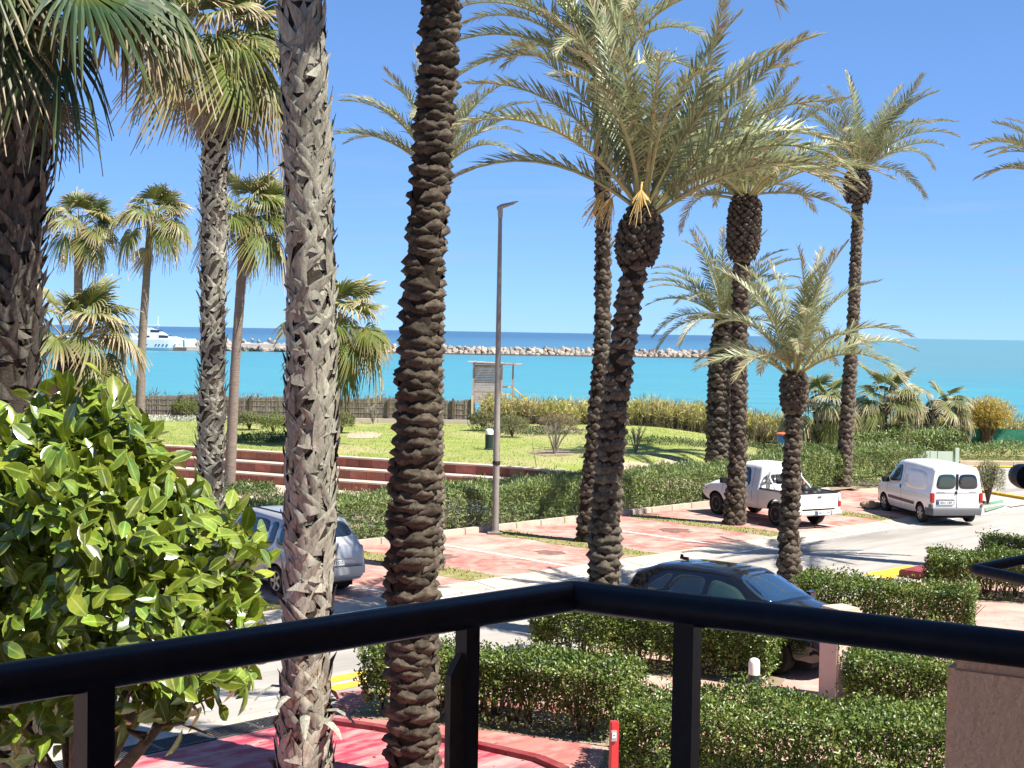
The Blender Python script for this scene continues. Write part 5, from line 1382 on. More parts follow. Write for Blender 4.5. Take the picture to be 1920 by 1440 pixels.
while x < bx1 - bc.x:
    # bigger stones where the boulders stand alone, right of the quay
    for j, (dy, z, s_) in enumerate(((-5.2, .1, 1.1), (-4.0, .8, 1.2), (-2.6, 1.6, 1.1), (-1.2, 2.2, .85))):
        endf = min(1, (bx1 - bc.x - x) / 5)
        if j > 1 and endf < .5: continue
        items.append((Vector((x + rng.uniform(-.6, .6), dy + rng.uniform(-.4, .4), z * max(.45, endf) + rng.uniform(-.25, .25))), s_ * rng.uniform(.75, 1.35), rng.randrange(8), (rng.uniform(0, 6), rng.uniform(0, 6), rng.uniform(0, 6)), x > xr0))
    x += 1.95
vis = [i for i in items if i[4]]; oth = [i for i in items if not i[4]]
vis.sort(key=lambda t: -t[1])
for p, s_, v, r, _ in vis[:300]: link('rock', RK[v], bw_, p, r, s_)
Vs, Fs, n0 = [], [], 0
for p, s_, v, r, _ in vis[300:] + oth + [(Vector((i[0].x + 1, i[0].y + .4, i[0].z + (1.6 if i[0].x < xr0 else -.3))), i[1] * .9, i[2], i[3], 0) for i in items[::3]]:
    me = RK[v]; co = np.zeros(len(me.vertices) * 3, dtype=np.float32); me.vertices.foreach_get('co', co); co = co.reshape(-1, 3)
    Rm = np.array(Euler(r).to_matrix()); Vs.append(co * s_ @ Rm.T + np.array(p)); Fs.append(np.array([list(f.vertices) for f in me.polygons]) + n0); n0 += len(co)
o = link('rubble', np_mesh('rubble', np.concatenate(Vs), np.concatenate(Fs), [M['rock_small']]), bw_); o['kind'] = 'stuff'
# quay at the left: two lengths of wall with a box and a light
qa, qb = dp(-60, 640, BY - 9).x, dp(335, 650, BY - 9).x
qu = tag(empty('quay', ((qa + qb) / 2, BY - 4, SEA_Z)), 'low concrete quay at foot of breakwater behind yacht', 'quay')
mb = MB(); mb.box((0, 0, .75), (qb - qa, 6, 1.5)); mb.build('quay_wall', M['quay'], qu)
mb = MB(); mb.box((0, -.1, .35), (qb - qa + .1, 6.1, .75)); mb.build('wet_band', M['quay_dark'], qu)
ja, jb = dp(326, 650, BY - 26).x, dp(392, 650, BY - 26).x
je = tag(empty('jetty', ((ja + jb) / 2, BY - 24, SEA_Z)), 'jetty tip with white kiosk and green light, right of yacht', 'jetty')
mb = MB(); mb.box((0, 0, .75), (jb - ja, 5, 1.3)); mb.build('jetty_wall', M['quay'], je)
mb = MB(); mb.box((-(jb - ja) / 2 + 2.1, -.05, .55), (4.5, 5.1, 1.2)); mb.build('wet_face', M['quay_dark'], je)
kx = dp(357, 645, BY - 24).x - je.location.x
mb = MB(); mb.box((kx, 0, 2.1), (2.6, 2.4, 1.6)); mb.build('kiosk', M['yacht_white'], je)
mb = MB(); mb.lathe([(.3, 1.3), (.3, 3.2), (.1, 3.4)], (kx - 2.2, 0, 0), 8); mb.build('harbour_light', M['green_buoy'], je)
ra, rb = dp(420, 650, BY - 14).x, dp(545, 650, BY - 14).x
ab = tag(empty('armoured_bank', ((ra + rb) / 2, BY - 12, SEA_Z)), 'second low bank of pale boulders below quay road', 'breakwater')
mb = MB(); mb.box((0, 5, 1.4), (rb - ra + 20, 8, 2.4)); mb.build('quay_road', M['quay'], ab)
for i in range(60):
    link('rock', RK[rng.randrange(8)], ab, (-(rb - ra) / 2 - 9 + i * (rb - ra + 16) / 60, rng.uniform(-.8, .8), rng.choice((.3, 1.1))), (rng.uniform(0, 6), rng.uniform(0, 6), 0), rng.uniform(.8, 1.3))

YD = 496.0
yx0, yx1 = dp(243, 648, YD).x, dp(362, 648, YD).x
ya = tag(empty('motor_yacht', ((yx0 + yx1) / 2, YD, SEA_Z)), 'large white motor yacht moored at the quay', 'yacht')
Ly = yx1 - yx0
V = []; F = []; st = 14
for i in range(st + 1):
    t = i / st; x = -Ly / 2 + Ly * t; w = 2.9 * (1 - max(0, (t - .55) / .45) ** 2.2) + .02; zt_ = 3.2 + .9 * t + (0.3 * (1 - t))
    rake = 1.2 * max(0, t - .8) / .2
    for (yy, zz) in ((-w * .82, -.3), (-w * .95, .9), (-w, zt_), (w, zt_), (w * .95, .9), (w * .82, -.3)):
        V.append((x + rake * (zz / zt_) - (.5 * zz / zt_ if i == 0 else 0), yy, zz))
for i in range(st):
    for k in range(5): F.append((i * 6 + k, (i + 1) * 6 + k, (i + 1) * 6 + k + 1, i * 6 + k + 1))
mb = MB(); mb.add(V, F + [tuple(range(6)), tuple(st * 6 + k for k in reversed(range(6)))]); mb.build('hull', M['yacht_hull'], ya)
mb = MB(); mb.box((0, 0, -.05), (Ly * .97, 5.1, .34)); mb.build('waterline_stripe', M['yacht_glass'], ya)
def cabin(nm, x0, x1, z0, z1, w, rf_, rr, m):
    mb = MB(); a = [(x0, z0), (x1, z0), (x1 - rf_, z1), (x0 + rr, z1)]
    V = [(x, -w, z) for x, z in a] + [(x, w, z) for x, z in a]
    mb.add(V, [(0, 1, 2, 3), (7, 6, 5, 4), (0, 4, 5, 1), (1, 5, 6, 2), (2, 6, 7, 3), (3, 7, 4, 0)]); return mb.build(nm, m, ya)
S_ = Ly / 21.5
cabin('main_cabin', -Ly / 2 + .6, 5.5 * S_, 3.4, 5.6, 2.5, 4.6 * S_, .3, M['yacht_white'])
cabin('flybridge', -Ly / 2 + 5.6, 1.2 * S_, 5.6, 7.6, 2.2, 4.2 * S_, .6, M['yacht_white'])
cabin('foredeck', 2 * S_, 8.4 * S_, 3.7, 4.7, 1.9, 3.6 * S_, .2, M['yacht_white'])
for nm, x0_, x1_, z0_, z1_, w_ in (('window', -4.6, -3.4, 4.3, 4.9, 2.53), ('window', -.3, 2.8, 4.2, 5.1, 2.53), ('window', -3.2, -.2, 6.0, 6.9, 2.23), ('window', -7.4, -5.6, 4.2, 5.0, 2.53)):
    mb = MB(); mb.box(((x0_ + x1_) / 2 * S_, 0, (z0_ + z1_) / 2), ((x1_ - x0_) * S_, w_ * 2, z1_ - z0_)); mb.build(nm, M['yacht_glass'], ya)
for i, xx in enumerate((-9, -5.4, -4.3, -1.1, 0, 1.3, 2.6, 5.2, 6.8)):
    mb = MB(); mb.box((xx * S_, -2.86 + (.0 if xx < 3 else .25), 1.95), (.5, .3, .30)); mb.build('porthole', M['yacht_glass'], ya)
mb = MB(); mb.box((-3.0 * S_, 0, 8.5), (4.4 * S_, 3.4, .14)); mb.tube([(-1.2 * S_, 0, 7.5), (-1.2 * S_, 0, 11.6)], .10, 6); mb.tube([(-4.6 * S_, -1.5, 7.2), (-4.2 * S_, -1.5, 8.5)], .09, 5); mb.tube([(-4.6 * S_, 1.5, 7.2), (-4.2 * S_, 1.5, 8.5)], .09, 5); mb.build('radar_arch', M['yacht_white'], ya)

# ------------------------------------------------------------------ vehicles
def interp(keys, x, i):
    ks = [k[0] for k in keys]; return float(np.interp(x, ks, [k[i] for k in keys]))
class Shell:
    """lofted body; keys: (x, z sill, z belt, z top, half width, half width at top, crown)"""
    def __init__(s, keys): s.k = sorted(keys)
    def sec(s, x):
        zb, zl, zt, w, wt, cr = [interp(s.k, x, i) for i in range(1, 7)]
        h = zl - zb
        return [(w * .55, zb - .02), (w * .90, zb), (w * .975, zb + .10), (w * .992, zb + .32 * h), (w, zb + .62 * h), (w * .985, zl - .03), (w * .965, zl),
                (wt + (w * .965 - wt) * .55, zl + (zt - zl) * .45), (wt + .015, zt - min(.09, (zt - zl) * .5)), (wt - .035, zt - .02), (wt - .13, zt + cr * .35), (wt * .45, zt + cr * .85), (0.0, zt + cr)]
    def y(s, x, z):
        p = s.sec(x)[1:9]; return float(np.interp(z, [q[1] for q in p], [q[0] for q in p]))
    def ztop(s, x, y):
        p = s.sec(x)[8:]; ys = [q[0] for q in p][::-1]; zs = [q[1] for q in p][::-1]; return float(np.interp(abs(y), ys, zs))
    def mesh(s, name, m, nst=70, arches=(), arch_r=.36, depth=.30, cut_extra=None):
        x0, x1 = s.k[0][0], s.k[-1][0]
        xs = sorted(set([round(v, 4) for v in list(np.linspace(x0, x1, nst)) + [k[0] for k in s.k]]))
        V = []; F = []; n = 13; full = 2 * n - 1
        for x in xs:
            p = s.sec(x); V += [(x, y, z) for y, z in p] + [(x, -y, z) for y, z in reversed(p[:-1])]
        N = full
        for i in range(len(xs) - 1):
            for k in range(N):
                F.append((i * N + k, (i + 1) * N + k, (i + 1) * N + (k + 1) % N, i * N + (k + 1) % N))
        F.append(tuple(range(N))); F.append(tuple(reversed([(len(xs) - 1) * N + k for k in range(N)])))
        me = bpy.data.meshes.new(name); me.from_pydata(V, [], F)
        bm = bmesh.new(); bm.from_mesh(me); bmesh.ops.recalc_face_normals(bm, faces=bm.faces); bm.to_mesh(me); bm.free()
        for q in (m, M['arch']): me.materials.append(q)
        ob = bpy.data.objects.new('tmp', me); col.objects.link(ob)
        cut = MB()
        for ax, az, r in arches:
            for sg in (-1, 1):
                Mx = Matrix.Rotation(math.pi / 2, 3, 'X')
                wv = s.y(ax, az + .1)
                cut.lathe([(r, -depth), (r, depth)], (ax, sg * (wv + .12), az), 28, Mx)
        if cut_extra: cut_extra(cut)
        if cut.v:
            cm = bpy.data.meshes.new('cut'); cm.from_pydata(cut.v, [], cut.f)
            bm = bmesh.new(); bm.from_mesh(cm); bmesh.ops.recalc_face_normals(bm, faces=bm.faces); bm.to_mesh(cm); bm.free()
            cm.materials.append(m); cm.materials.append(M['arch']); cm.polygons.foreach_set('material_index', [1] * len(cm.polygons))
            co = bpy.data.objects.new('tmpc', cm); col.objects.link(co)
            bo = ob.modifiers.new('b', 'BOOLEAN'); bo.object = co; bo.operation = 'DIFFERENCE'; bo.solver = 'EXACT'
            dg = bpy.context.evaluated_depsgraph_get(); me2 = bpy.data.meshes.new_from_object(ob.evaluated_get(dg))
            bpy.data.objects.remove(co); bpy.data.objects.remove(ob)
        else:
            me2 = me; bpy.data.objects.remove(ob)
        me2.name = name
        me2.polygons.foreach_set('use_smooth', [True] * len(me2.polygons)); me2.set_sharp_from_angle(angle=RAD(38)); me2.update()
        return me2
def subdiv_poly(poly, k=5):
    out = []
    for a, b in zip(poly, poly[1:] + poly[:1]):
        for i in range(k): t = i / k; out.append((a[0] + (b[0] - a[0]) * t, a[1] + (b[1] - a[1]) * t))
    # soften corners
    for _ in range(2):
        n = len(out); out = [((out[i - 1][0] + 2 * out[i][0] + out[(i + 1) % n][0]) / 4, (out[i - 1][1] + 2 * out[i][1] + out[(i + 1) % n][1]) / 4) for i in range(n)]
    return out
def pane(name, poly, f, m, parent, off, k=5):
    """poly in two coordinates, f maps them onto the shell, off = outward step"""
    o = subdiv_poly(poly, k); n = len(o); cx = sum(p[0] for p in o) / n; cy = sum(p[1] for p in o) / n
    V = []; rings = (1.0, .98, .6, .25)
    for ri, r in enumerate(rings):
        for a, b in o:
            q = f(cx + (a - cx) * r, cy + (b - cy) * r); d = off(cx + (a - cx) * r, cy + (b - cy) * r) if callable(off) else off
            V.append(Vector(q) + Vector(d) * (0.0 if ri == 0 else 1.0))
    q = f(cx, cy); d = off(cx, cy) if callable(off) else off; V.append(Vector(q) + Vector(d))
    F = []
    for r in range(len(rings) - 1):
        for i in range(n): F.append((r * n + i, r * n + (i + 1) % n, (r + 1) * n + (i + 1) % n, (r + 1) * n + i))
    b = (len(rings) - 1) * n
    for i in range(n): F.append((b + i, b + (i + 1) % n, len(V) - 1))
    mb = MB(); mb.add(V, F); me = mb.mesh(name, m, smooth=True)
    bm = bmesh.new(); bm.from_mesh(me); bmesh.ops.recalc_face_normals(bm, faces=bm.faces); bm.to_mesh(me); bm.free()
    return link(name, me, parent)
def side_pane(name, sh, poly, m, parent, sg, d=.006):
    return pane(name, poly, lambda x, z: (x, sg * sh.y(x, z), z), m, parent, (0, sg * d, d * .25))
def top_pane(name, sh, poly, m, parent, d=(0, 0, .007)):
    return pane(name, poly, lambda x, y: (x, y, sh.ztop(x, y)), m, parent, d)
def wheel(root, x, y, r, w, rimm, spokes=5):
    sg = 1 if y > 0 else -1; Mx = Matrix.Rotation(-sg * math.pi / 2, 3, 'X')
    mb = MB(); mb.lathe([(r * .62, -w / 2), (r * .93, -w / 2), (r, -w * .36), (r, w * .36), (r * .93, w / 2), (r * .66, w / 2), (r * .62, w * .40)], (0, 0, 0), 26, Mx)
    t = mb.build('wheel', M['rubber'], root, (x, y, r), smooth=True, angle=45)
    mb = MB(); mb.lathe([(r * .64, w * .15), (r * .65, w * .47), (r * .60, w * .47), (r * .56, w * .22), (r * .18, w * .24), (r * .14, w * .40), (.01, w * .40)], (0, 0, 0), 26, Mx)
    mb.build('rim', rimm, t, smooth=True, angle=35)
    if spokes:
        mb = MB()
        for k in range(spokes):
            a = 6.283 * k / spokes; d = Vector((math.cos(a), 0, math.sin(a)))
            mb.bar(d * r * .10 + Vector((0, sg * w * .40, 0)), d * r * .60 + Vector((0, sg * w * .43, 0)), r * .20, .03, up=(0, 1, 0))
        mb.build('spokes', rimm, t)
    else:
        mb = MB()
        for k in range(8):
            a = 6.283 * k / 8; d = Vector((math.cos(a), 0, math.sin(a))); mb.lathe([(r * .055, 0), (r * .055, .012)], d * r * .42 + Vector((0, sg * w * .235, 0)), 8, Mx)
        mb.build('holes', M['arch'], t)
    return t
def text(name, s_, size, m, parent, loc, rot):
    cu = bpy.data.curves.new('t', 'FONT'); cu.body = s_; cu.size = size; cu.align_x = 'CENTER'; cu.align_y = 'CENTER'; cu.extrude = .0015; cu.resolution_u = 2
    ob = bpy.data.objects.new('tmp', cu); col.objects.link(ob); dg = bpy.context.evaluated_depsgraph_get()
    me = bpy.data.meshes.new_from_object(ob.evaluated_get(dg)); bpy.data.objects.remove(ob); me.materials.clear(); me.materials.append(m); me.name = name
    return link(name, me, parent, loc, rot)
REAR = (math.pi / 2, 0, -math.pi / 2)      # lettering that reads from behind the vehicle
def plate(root, x, y, z, s_, tilt=0.0):
    mb = MB(); mb.box((0, 0, 0), (.016, .52, .115)); p = mb.build('number_plate', M['plate'], root, (x, y, z), (0, tilt, 0))
    mb = MB(); mb.box((-.009, .235, 0), (.004, .045, .105)); mb.build('plate_band', M['plate_blue'], p)
    text('lettering', s_, .095, M['ink'], p, (-.0095, -.02, 0), REAR)
    return p
def strip(name, sh, pts, m, root, sg, w, d=.012):
    """thin strip following the body side, points (x, z)"""
    V = []; F = []
    for x, z in pts:
        for dz, dd in ((-w / 2, 0), (-w / 2, d), (w / 2, d), (w / 2, 0)): V.append((x, sg * (sh.y(x, z + dz) + dd), z + dz))
    for i in range(len(pts) - 1):
        for k in range(3): F.append((i * 4 + k, (i + 1) * 4 + k, (i + 1) * 4 + k + 1, i * 4 + k + 1))
    mb = MB(); mb.add(V, F); me = mb.mesh(name, m); bm = bmesh.new(); bm.from_mesh(me); bmesh.ops.recalc_face_normals(bm, faces=bm.faces); bm.to_mesh(me); bm.free()
    return link(name, me, root)
def mirror(root, x, y, z, m, s_=1.0):
    sg = 1 if y > 0 else -1
    mb = MB(); mb.box((0, 0, 0), (.12 * s_, .20 * s_, .15 * s_)); mb.bar((.03, -sg * .09, -.04), (.06, -sg * .19, -.07), .05, .04); return mb.build('wing_mirror', m, root, (x, y + sg * .12, z), bevel=.02)
def seams(sh, root, lines, sg):
    for pts in lines: strip('door_seam', sh, pts, M['plastic_black'], root, sg, .012, .0025) if abs(pts[0][0] - pts[-1][0]) > .2 else vseam(sh, root, pts, sg)
def vseam(sh, root, pts, sg):
    V = []; F = []
    n = 8; (xa, za), (xb, zb) = pts
    for i in range(n + 1):
        t = i / n; x = xa + (xb - xa) * t; z = za + (zb - za) * t
        for dx in (-.006, .006): V.append((x + dx, sg * (sh.y(x, z) + .0025), z))
    for i in range(n): F.append((i * 2, i * 2 + 1, i * 2 + 3, i * 2 + 2))
    mb = MB(); mb.add(V, F); return mb.build('door_seam', M['plastic_black'], root)

def heading(a, b):   # rear point, front point
    return math.atan2(b[1] - a[1], b[0] - a[0])

# --- white van
def make_van():
    rw, fw = Vector((12.68, 45.09, 0)), Vector((12.24, 47.70, 0)); rz = heading(rw, fw)
    # left wheels are surveyed; centre line lies half a track to the right
    right = Vector((math.sin(rz), -math.cos(rz), 0)); c = (rw + fw) / 2 + right * .80
    root = tag(empty('van', (c.x, c.y, .035), rz), 'white panel van with two rear doors parked at road bend', 'van')
    K = [(-2.06, .42, 1.02, 1.58, .80, .66, .02), (-2.03, .34, 1.02, 1.70, .845, .70, .03), (-1.9, .30, 1.03, 1.755, .86, .715, .035), (-.6, .27, 1.03, 1.80, .862, .70, .035), (.35, .26, 1.02, 1.79, .862, .67, .035),
         (.62, .26, 1.02, 1.74, .862, .66, .03), (1.30, .26, 1.0, 1.10, .86, .78, .05), (1.75, .28, .90, .98, .84, .74, .04), (1.98, .30, .76, .84, .78, .66, .03), (2.06, .36, .62, .68, .68, .58, .01)]
    sh = Shell(K); WX = (-1.345, 1.345)
    link('body', sh.mesh('body', M['white_paint'], arches=[(x, .30, .355) for x in WX]), root)
    for x in WX:
        for y in (.755, -.755): wheel(root, x, y, .30, .19, M['rim'], 6)
    for sg in (1, -1):
        w = side_pane('window', sh, [(.10, 1.07), (1.10, 1.07), (.68, 1.60), (.18, 1.66)], M['glass_green'], root, sg)
        side_pane('side_panel', sh, [(-1.75, 1.00), (-.12, 1.00), (-.12, 1.58), (-1.60, 1.60)], M['white_paint'], root, sg, .012)
        strip('rub_strip', sh, [(-.92, .55), (0, .56), (.96, .57)], M['plastic_grey'], root, sg, .09, .018)
        vseam(sh, root, [(.02, .36), (.02, 1.66)], sg); vseam(sh, root, [(1.06, .75), (1.06, 1.02)], sg)
        mb = MB(); mb.box((.08, sg * (sh.y(.08, .98) + .012), .97), (.05, .03, .11)); mb.build('door_handle', M['plastic_black'], root, bevel=.008)
        mirror(root, .98, sg * .84, 1.10, M['plastic_black'], 1.1)
    top_pane('windscreen', sh, [(.72, -.58), (1.24, -.70), (1.24, .70), (.72, .58)], M['glass'], root, (.006, 0, .006))
    X = -2.07
    rs = .0
    def rearw(y0, y1): return [(y0, 1.11), (y1, 1.11), (y1 - .03 if abs(y1) > abs(y0) else y1, 1.56), (y0, 1.56)]
    fx = lambda y, z: (-2.064 + max(0, z - 1.0) * .02, y, z)
    pane('rear_window', [(.05, 1.10), (.70, 1.10), (.62, 1.555), (.05, 1.555)], fx, M['glass_green'], root, (-.008, 0, 0))
    pane('rear_window', [(-.05, 1.10), (-.70, 1.10), (-.62, 1.555), (-.05, 1.555)], fx, M['glass'], root, (-.008, 0, 0))
    mb = MB(); mb.box((-2.063, 0, 1.32), (.014, .085, .47)); mb.build('door_pillar', M['plastic_black'], root)
    mb = MB(); mb.box((-2.066, -.005, .78), (.006, .010, .60)); mb.box((-2.066, 0, .985), (.006, 1.36, .010)); mb.build('door_seam', M['plastic_grey'], root)
    mb = MB(); mb.box((-2.075, .03, .99), (.03, .07, .10)); mb.build('badge', M['plastic_black'], root, bevel=.02)
    for sg in (1, -1):
        mb = MB(); mb.box((-2.035, sg * .785, .83), (.10, .125, .30)); l_ = mb.build('tail_light', M['tail_red'], root, bevel=.02)
    # rear bumper wraps the corners
    mb = MB(); pts = [(-1.72, .865), (-1.98, .86), (-2.12, .78), (-2.15, 0), (-2.12, -.78), (-1.98, -.86), (-1.72, -.865)]
    V = []; F = []
    for x, y in pts: V += [(x, y, .30), (x - .02, y * 1.005, .47), (x + .01, y * .995, .52), (x + .08, y * .93, .52), (x + .08, y * .93, .30)]
    for i in range(len(pts) - 1):
        for k in range(5): F.append((i * 5 + k, (i + 1) * 5 + k, (i + 1) * 5 + (k + 1) % 5, i * 5 + (k + 1) % 5))
    mb.add(V, F); mb.build('rear_bumper', M['plastic_grey'], root, smooth=True, angle=40)
    for sg in (1, -1):
        mb = MB(); mb.box((-2.0, sg * .80, .58), (.16, .12, .16)); mb.build('bumper_corner', M['plastic_grey'], root, bevel=.03)
    mb = MB(); mb.box((-2.055, .37, .70), (.03, .60, .17)); mb.build('plate_recess', M['plastic_grey'], root, bevel=.01)
    plate(root, -2.082, .37, .685, '8361 CBF')
    text('lettering', 'PEUGEOT', .055, M['grey_letter'], root, (-2.070, .52, .975 + .03), REAR)
    text('lettering', 'PARTNER', .055, M['grey_letter'], root, (-2.070, -.52, .975 + .03), REAR)
    mb = MB(); mb.box((2.0, 0, .40), (.25, 1.45, .26)); mb.build('front_bumper', M['plastic_grey'], root, bevel=.04)
    for sg in (1, -1):
        mb = MB(); mb.box((1.93, sg * .60, .74), (.18, .26, .15)); mb.build('headlight', M['tail_clear'], root, bevel=.03)
    mb = MB(); mb.box((0, 0, .24), (3.6, 1.3, .12)); mb.build('underbody', M['arch'], root)
make_van()

# --- white pickup
def make_pickup():
    rw, fw = Vector((7.96, 43.41, 0)), Vector((6.55, 45.95, 0)); rz = heading(rw, fw)
    right = Vector((math.sin(rz), -math.cos(rz), 0)); c = (rw + fw) / 2 + right * .72
    root = tag(empty('pickup', (c.x, c.y, .07), rz), 'dusty white pickup truck with open cargo bed beside hedge', 'pickup truck')
    WB = 1.45
    # front and cab
    K = [(-.62, .42, 1.02, 1.66, .82, .62, .03), (-.58, .42, 1.03, 1.72, .835, .64, .035), (-.2, .42, 1.03, 1.745, .84, .63, .04), (.35, .42, 1.03, 1.74, .84, .61, .04), (.60, .42, 1.03, 1.70, .84, .60, .03),
         (1.22, .42, 1.02, 1.09, .84, .74, .05), (1.75, .44, .96, 1.03, .84, .72, .05), (2.10, .48, .84, .92, .82, .68, .03), (2.22, .52, .70, .78, .76, .62, .02)]
    sh = Shell(K)
    body = link('cab', sh.mesh('cab', M['white_dusty'], arches=[(WB, .34, .42)]), root)
    for sg in (1, -1):
        side_pane('window', sh, [(.36, 1.08), (1.10, 1.08), (.66, 1.58), (.46, 1.62)], M['glass_green'], root, sg)
        side_pane('window', sh, [(-.22, 1.07), (.28, 1.07), (.36, 1.62), (-.10, 1.62)], M['glass'], root, sg)
        vseam(sh, root, [(.30, .50), (.34, 1.66)], sg); vseam(sh, root, [(-.36, .50), (-.28, 1.66)], sg); vseam(sh, root, [(1.12, .75), (1.12, 1.02)], sg)
        mb = MB(); mb.box((.42, sg * (sh.y(.42, .96) + .012), .96), (.14, .03, .045)); mb.build('door_handle', M['plastic_black'], root)
        mirror(root, .90, sg * .84, 1.14, M['plastic_black'], 1.15)
        mb = MB(); mb.box((1.92, sg * .845, .80), (.05, .02, .05)); mb.build('side_repeater', M['orange'], root)
        mb = MB(); mb.box((2.12, sg * .60, .80), (.16, .30, .17)); mb.build('headlight', M['tail_clear'], root, bevel=.03)
    top_pane('windscreen', sh, [(.68, -.52), (1.17, -.66), (1.17, .66), (.68, .52)], M['glass'], root, (.006, 0, .006))
    # rear cab windows
    fx = lambda y, z: (-.622 + max(0, z - 1.1) * .03, y, z)
    for y0, y1 in ((.56, .20), (.16, -.16), (-.20, -.56)):
        pane('rear_window', [(y0, 1.14), (y1, 1.14), (y1 * .93, 1.56), (y0 * .93, 1.56)], fx, M['glass_green'], root, (-.008, 0, 0))
    # cargo bed: sides, floor, tailgate
    for sg in (1, -1):
        xs = list(np.linspace(-2.42, -.66, 20)); V = []; F = []
        pr = [(.62, .46), (.80, .46), (.835, .62), (.845, .80), (.835, 1.00), (.80, 1.035), (.72, 1.035), (.72, .62), (.62, .60)]
        for x in xs:
            for y, z in pr:
                V.append((x, sg * y, z))
        for i in range(len(xs) - 1):
            for k in range(len(pr)): F.append((i * 9 + k, (i + 1) * 9 + k, (i + 1) * 9 + (k + 1) % 9, i * 9 + (k + 1) % 9))
        F.append(tuple(range(9))); F.append(tuple((len(xs) - 1) * 9 + k for k in reversed(range(9))))
        me = bpy.data.meshes.new('bed'); me.from_pydata(V, [], F); bm = bmesh.new(); bm.from_mesh(me); bmesh.ops.recalc_face_normals(bm, faces=bm.faces); bm.to_mesh(me); bm.free()
        me.materials.append(M['white_dusty']); me.materials.append(M['arch'])
        ob = bpy.data.objects.new('tmp', me); col.objects.link(ob); ct = MB(); ct.lathe([(.43, -.3), (.43, .3)], (-WB, sg * .85, .36), 28, Matrix.Rotation(math.pi / 2, 3, 'X'))
        cm = bpy.data.meshes.new('c'); cm.from_pydata(ct.v, [], ct.f); cm.materials.append(M['white_dusty']); cm.materials.append(M['arch']); cm.polygons.foreach_set('material_index', [1] * len(cm.polygons))
        bm = bmesh.new(); bm.from_mesh(cm); bmesh.ops.recalc_face_normals(bm, faces=bm.faces); bm.to_mesh(cm); bm.free()
        co = bpy.data.objects.new('tmpc', cm); col.objects.link(co); bo = ob.modifiers.new('b', 'BOOLEAN'); bo.object = co; bo.solver = 'EXACT'
        dg = bpy.context.evaluated_depsgraph_get(); m2 = bpy.data.meshes.new_from_object(ob.evaluated_get(dg)); bpy.data.objects.remove(ob); bpy.data.objects.remove(co)
        m2.name = 'bed_side'; m2.polygons.foreach_set('use_smooth', [True] * len(m2.polygons)); m2.set_sharp_from_angle(angle=RAD(38)); link('bed_side', m2, root)
        mb = MB(); mb.bar((-2.42, sg * .775, 1.045), (-.66, sg * .775, 1.045), .12, .02); mb.build('bed_rail', M['plastic_black'], root)
        mb = MB(); mb.box((-.85, sg * .843, .86), (.20, .006, .20)); mb.build('fuel_flap', M['white_dusty'], root) if sg > 0 else None
        # tail lights: clear above, red below
        mb = MB(); mb.box((-2.40, sg * .795, .70), (.09, .115, .15)); mb.build('tail_light', M['tail_red'], root, bevel=.015)
        mb = MB(); mb.box((-2.40, sg * .795, .85), (.09, .11, .14)); mb.build('tail_light', M['tail_clear'], root, bevel=.015)
    mb = MB(); mb.box((-1.54, 0, .60), (1.76, 1.44, .06)); mb.build('bed_floor', M['arch'], root)
    mb = MB(); mb.box((-2.40, 0, .80), (.06, 1.45, .46)); tg = mb.build('tailgate', M['white_dusty'], root, bevel=.015)
    mb = MB(); mb.box((-2.434, 0, .95), (.012, 1.36, .02)); mb.box((-2.433, 0, .64), (.012, 1.36, .02)); mb.build('tailgate_crease', M['white_dusty'], tg)
    mb = MB(); mb.box((-2.44, -.02, .93), (.03, .14, .05)); mb.build('tailgate_handle', M['plastic_grey'], tg, bevel=.01)
    mb = MB(); mb.bar((-2.40, -.72, 1.04), (-2.40, .72, 1.04), .08, .025); mb.build('tailgate_trim', M['plastic_black'], root)
    mb = MB(); mb.box((-2.50, 0, .47), (.16, 1.60, .14)); mb.build('rear_bumper', M['white_dusty'], root, bevel=.04)
    mb = MB(); mb.box((-2.47, .78, .42), (.08, .10, .08)); mb.build('fog_light', M['tail_red'], root)
    mb = MB(); mb.box((-2.575, -.05, .47), (.02, .64, .14)); mb.build('plate_recess', M['plastic_grey'], root)
    plate(root, -2.594, -.05, .475, '4815 CZM')
    # roll bar behind the cab
    for sg in (1, -1):
        for dx in (0, .10):
            mb = MB(); mb.tube([(-.78 - dx, sg * .62, 1.03), (-.80 - dx, sg * .60, 1.45), (-.80 - dx, sg * .50, 1.63), (-.80 - dx, sg * .3, 1.68), (-.80 - dx, 0, 1.69)], .03, 8); mb.build('roll_bar', M['white_paint'], root, smooth=True)
        mb = MB(); mb.tube([(-.86, sg * .60, 1.40), (-1.15, sg * .66, 1.16), (-1.25, sg * .68, 1.05)], .028, 8); mb.build('roll_bar', M['white_paint'], root, smooth=True)
    for x in (WB, -WB):
        for y in (.72, -.72): wheel(root, x, y, .35, .22, M['rim_steel'], 0)
    mb = MB(); mb.box((2.15, 0, .52), (.24, 1.58, .26)); mb.build('front_bumper', M['plastic_black'], root, bevel=.04)
    mb = MB(); mb.box((-.1, 0, .46), (4.2, .7, .16)); mb.tube([(-WB, -.7, .35), (-WB, .7, .35)], .06, 8); mb.build('chassis', M['arch'], root)
    # cargo
    Rz = Matrix.Rotation(rz, 3, 'Z')
    def cargo(x, y, z): return Vector((c.x, c.y, .07)) + Rz @ Vector((x, y, z))
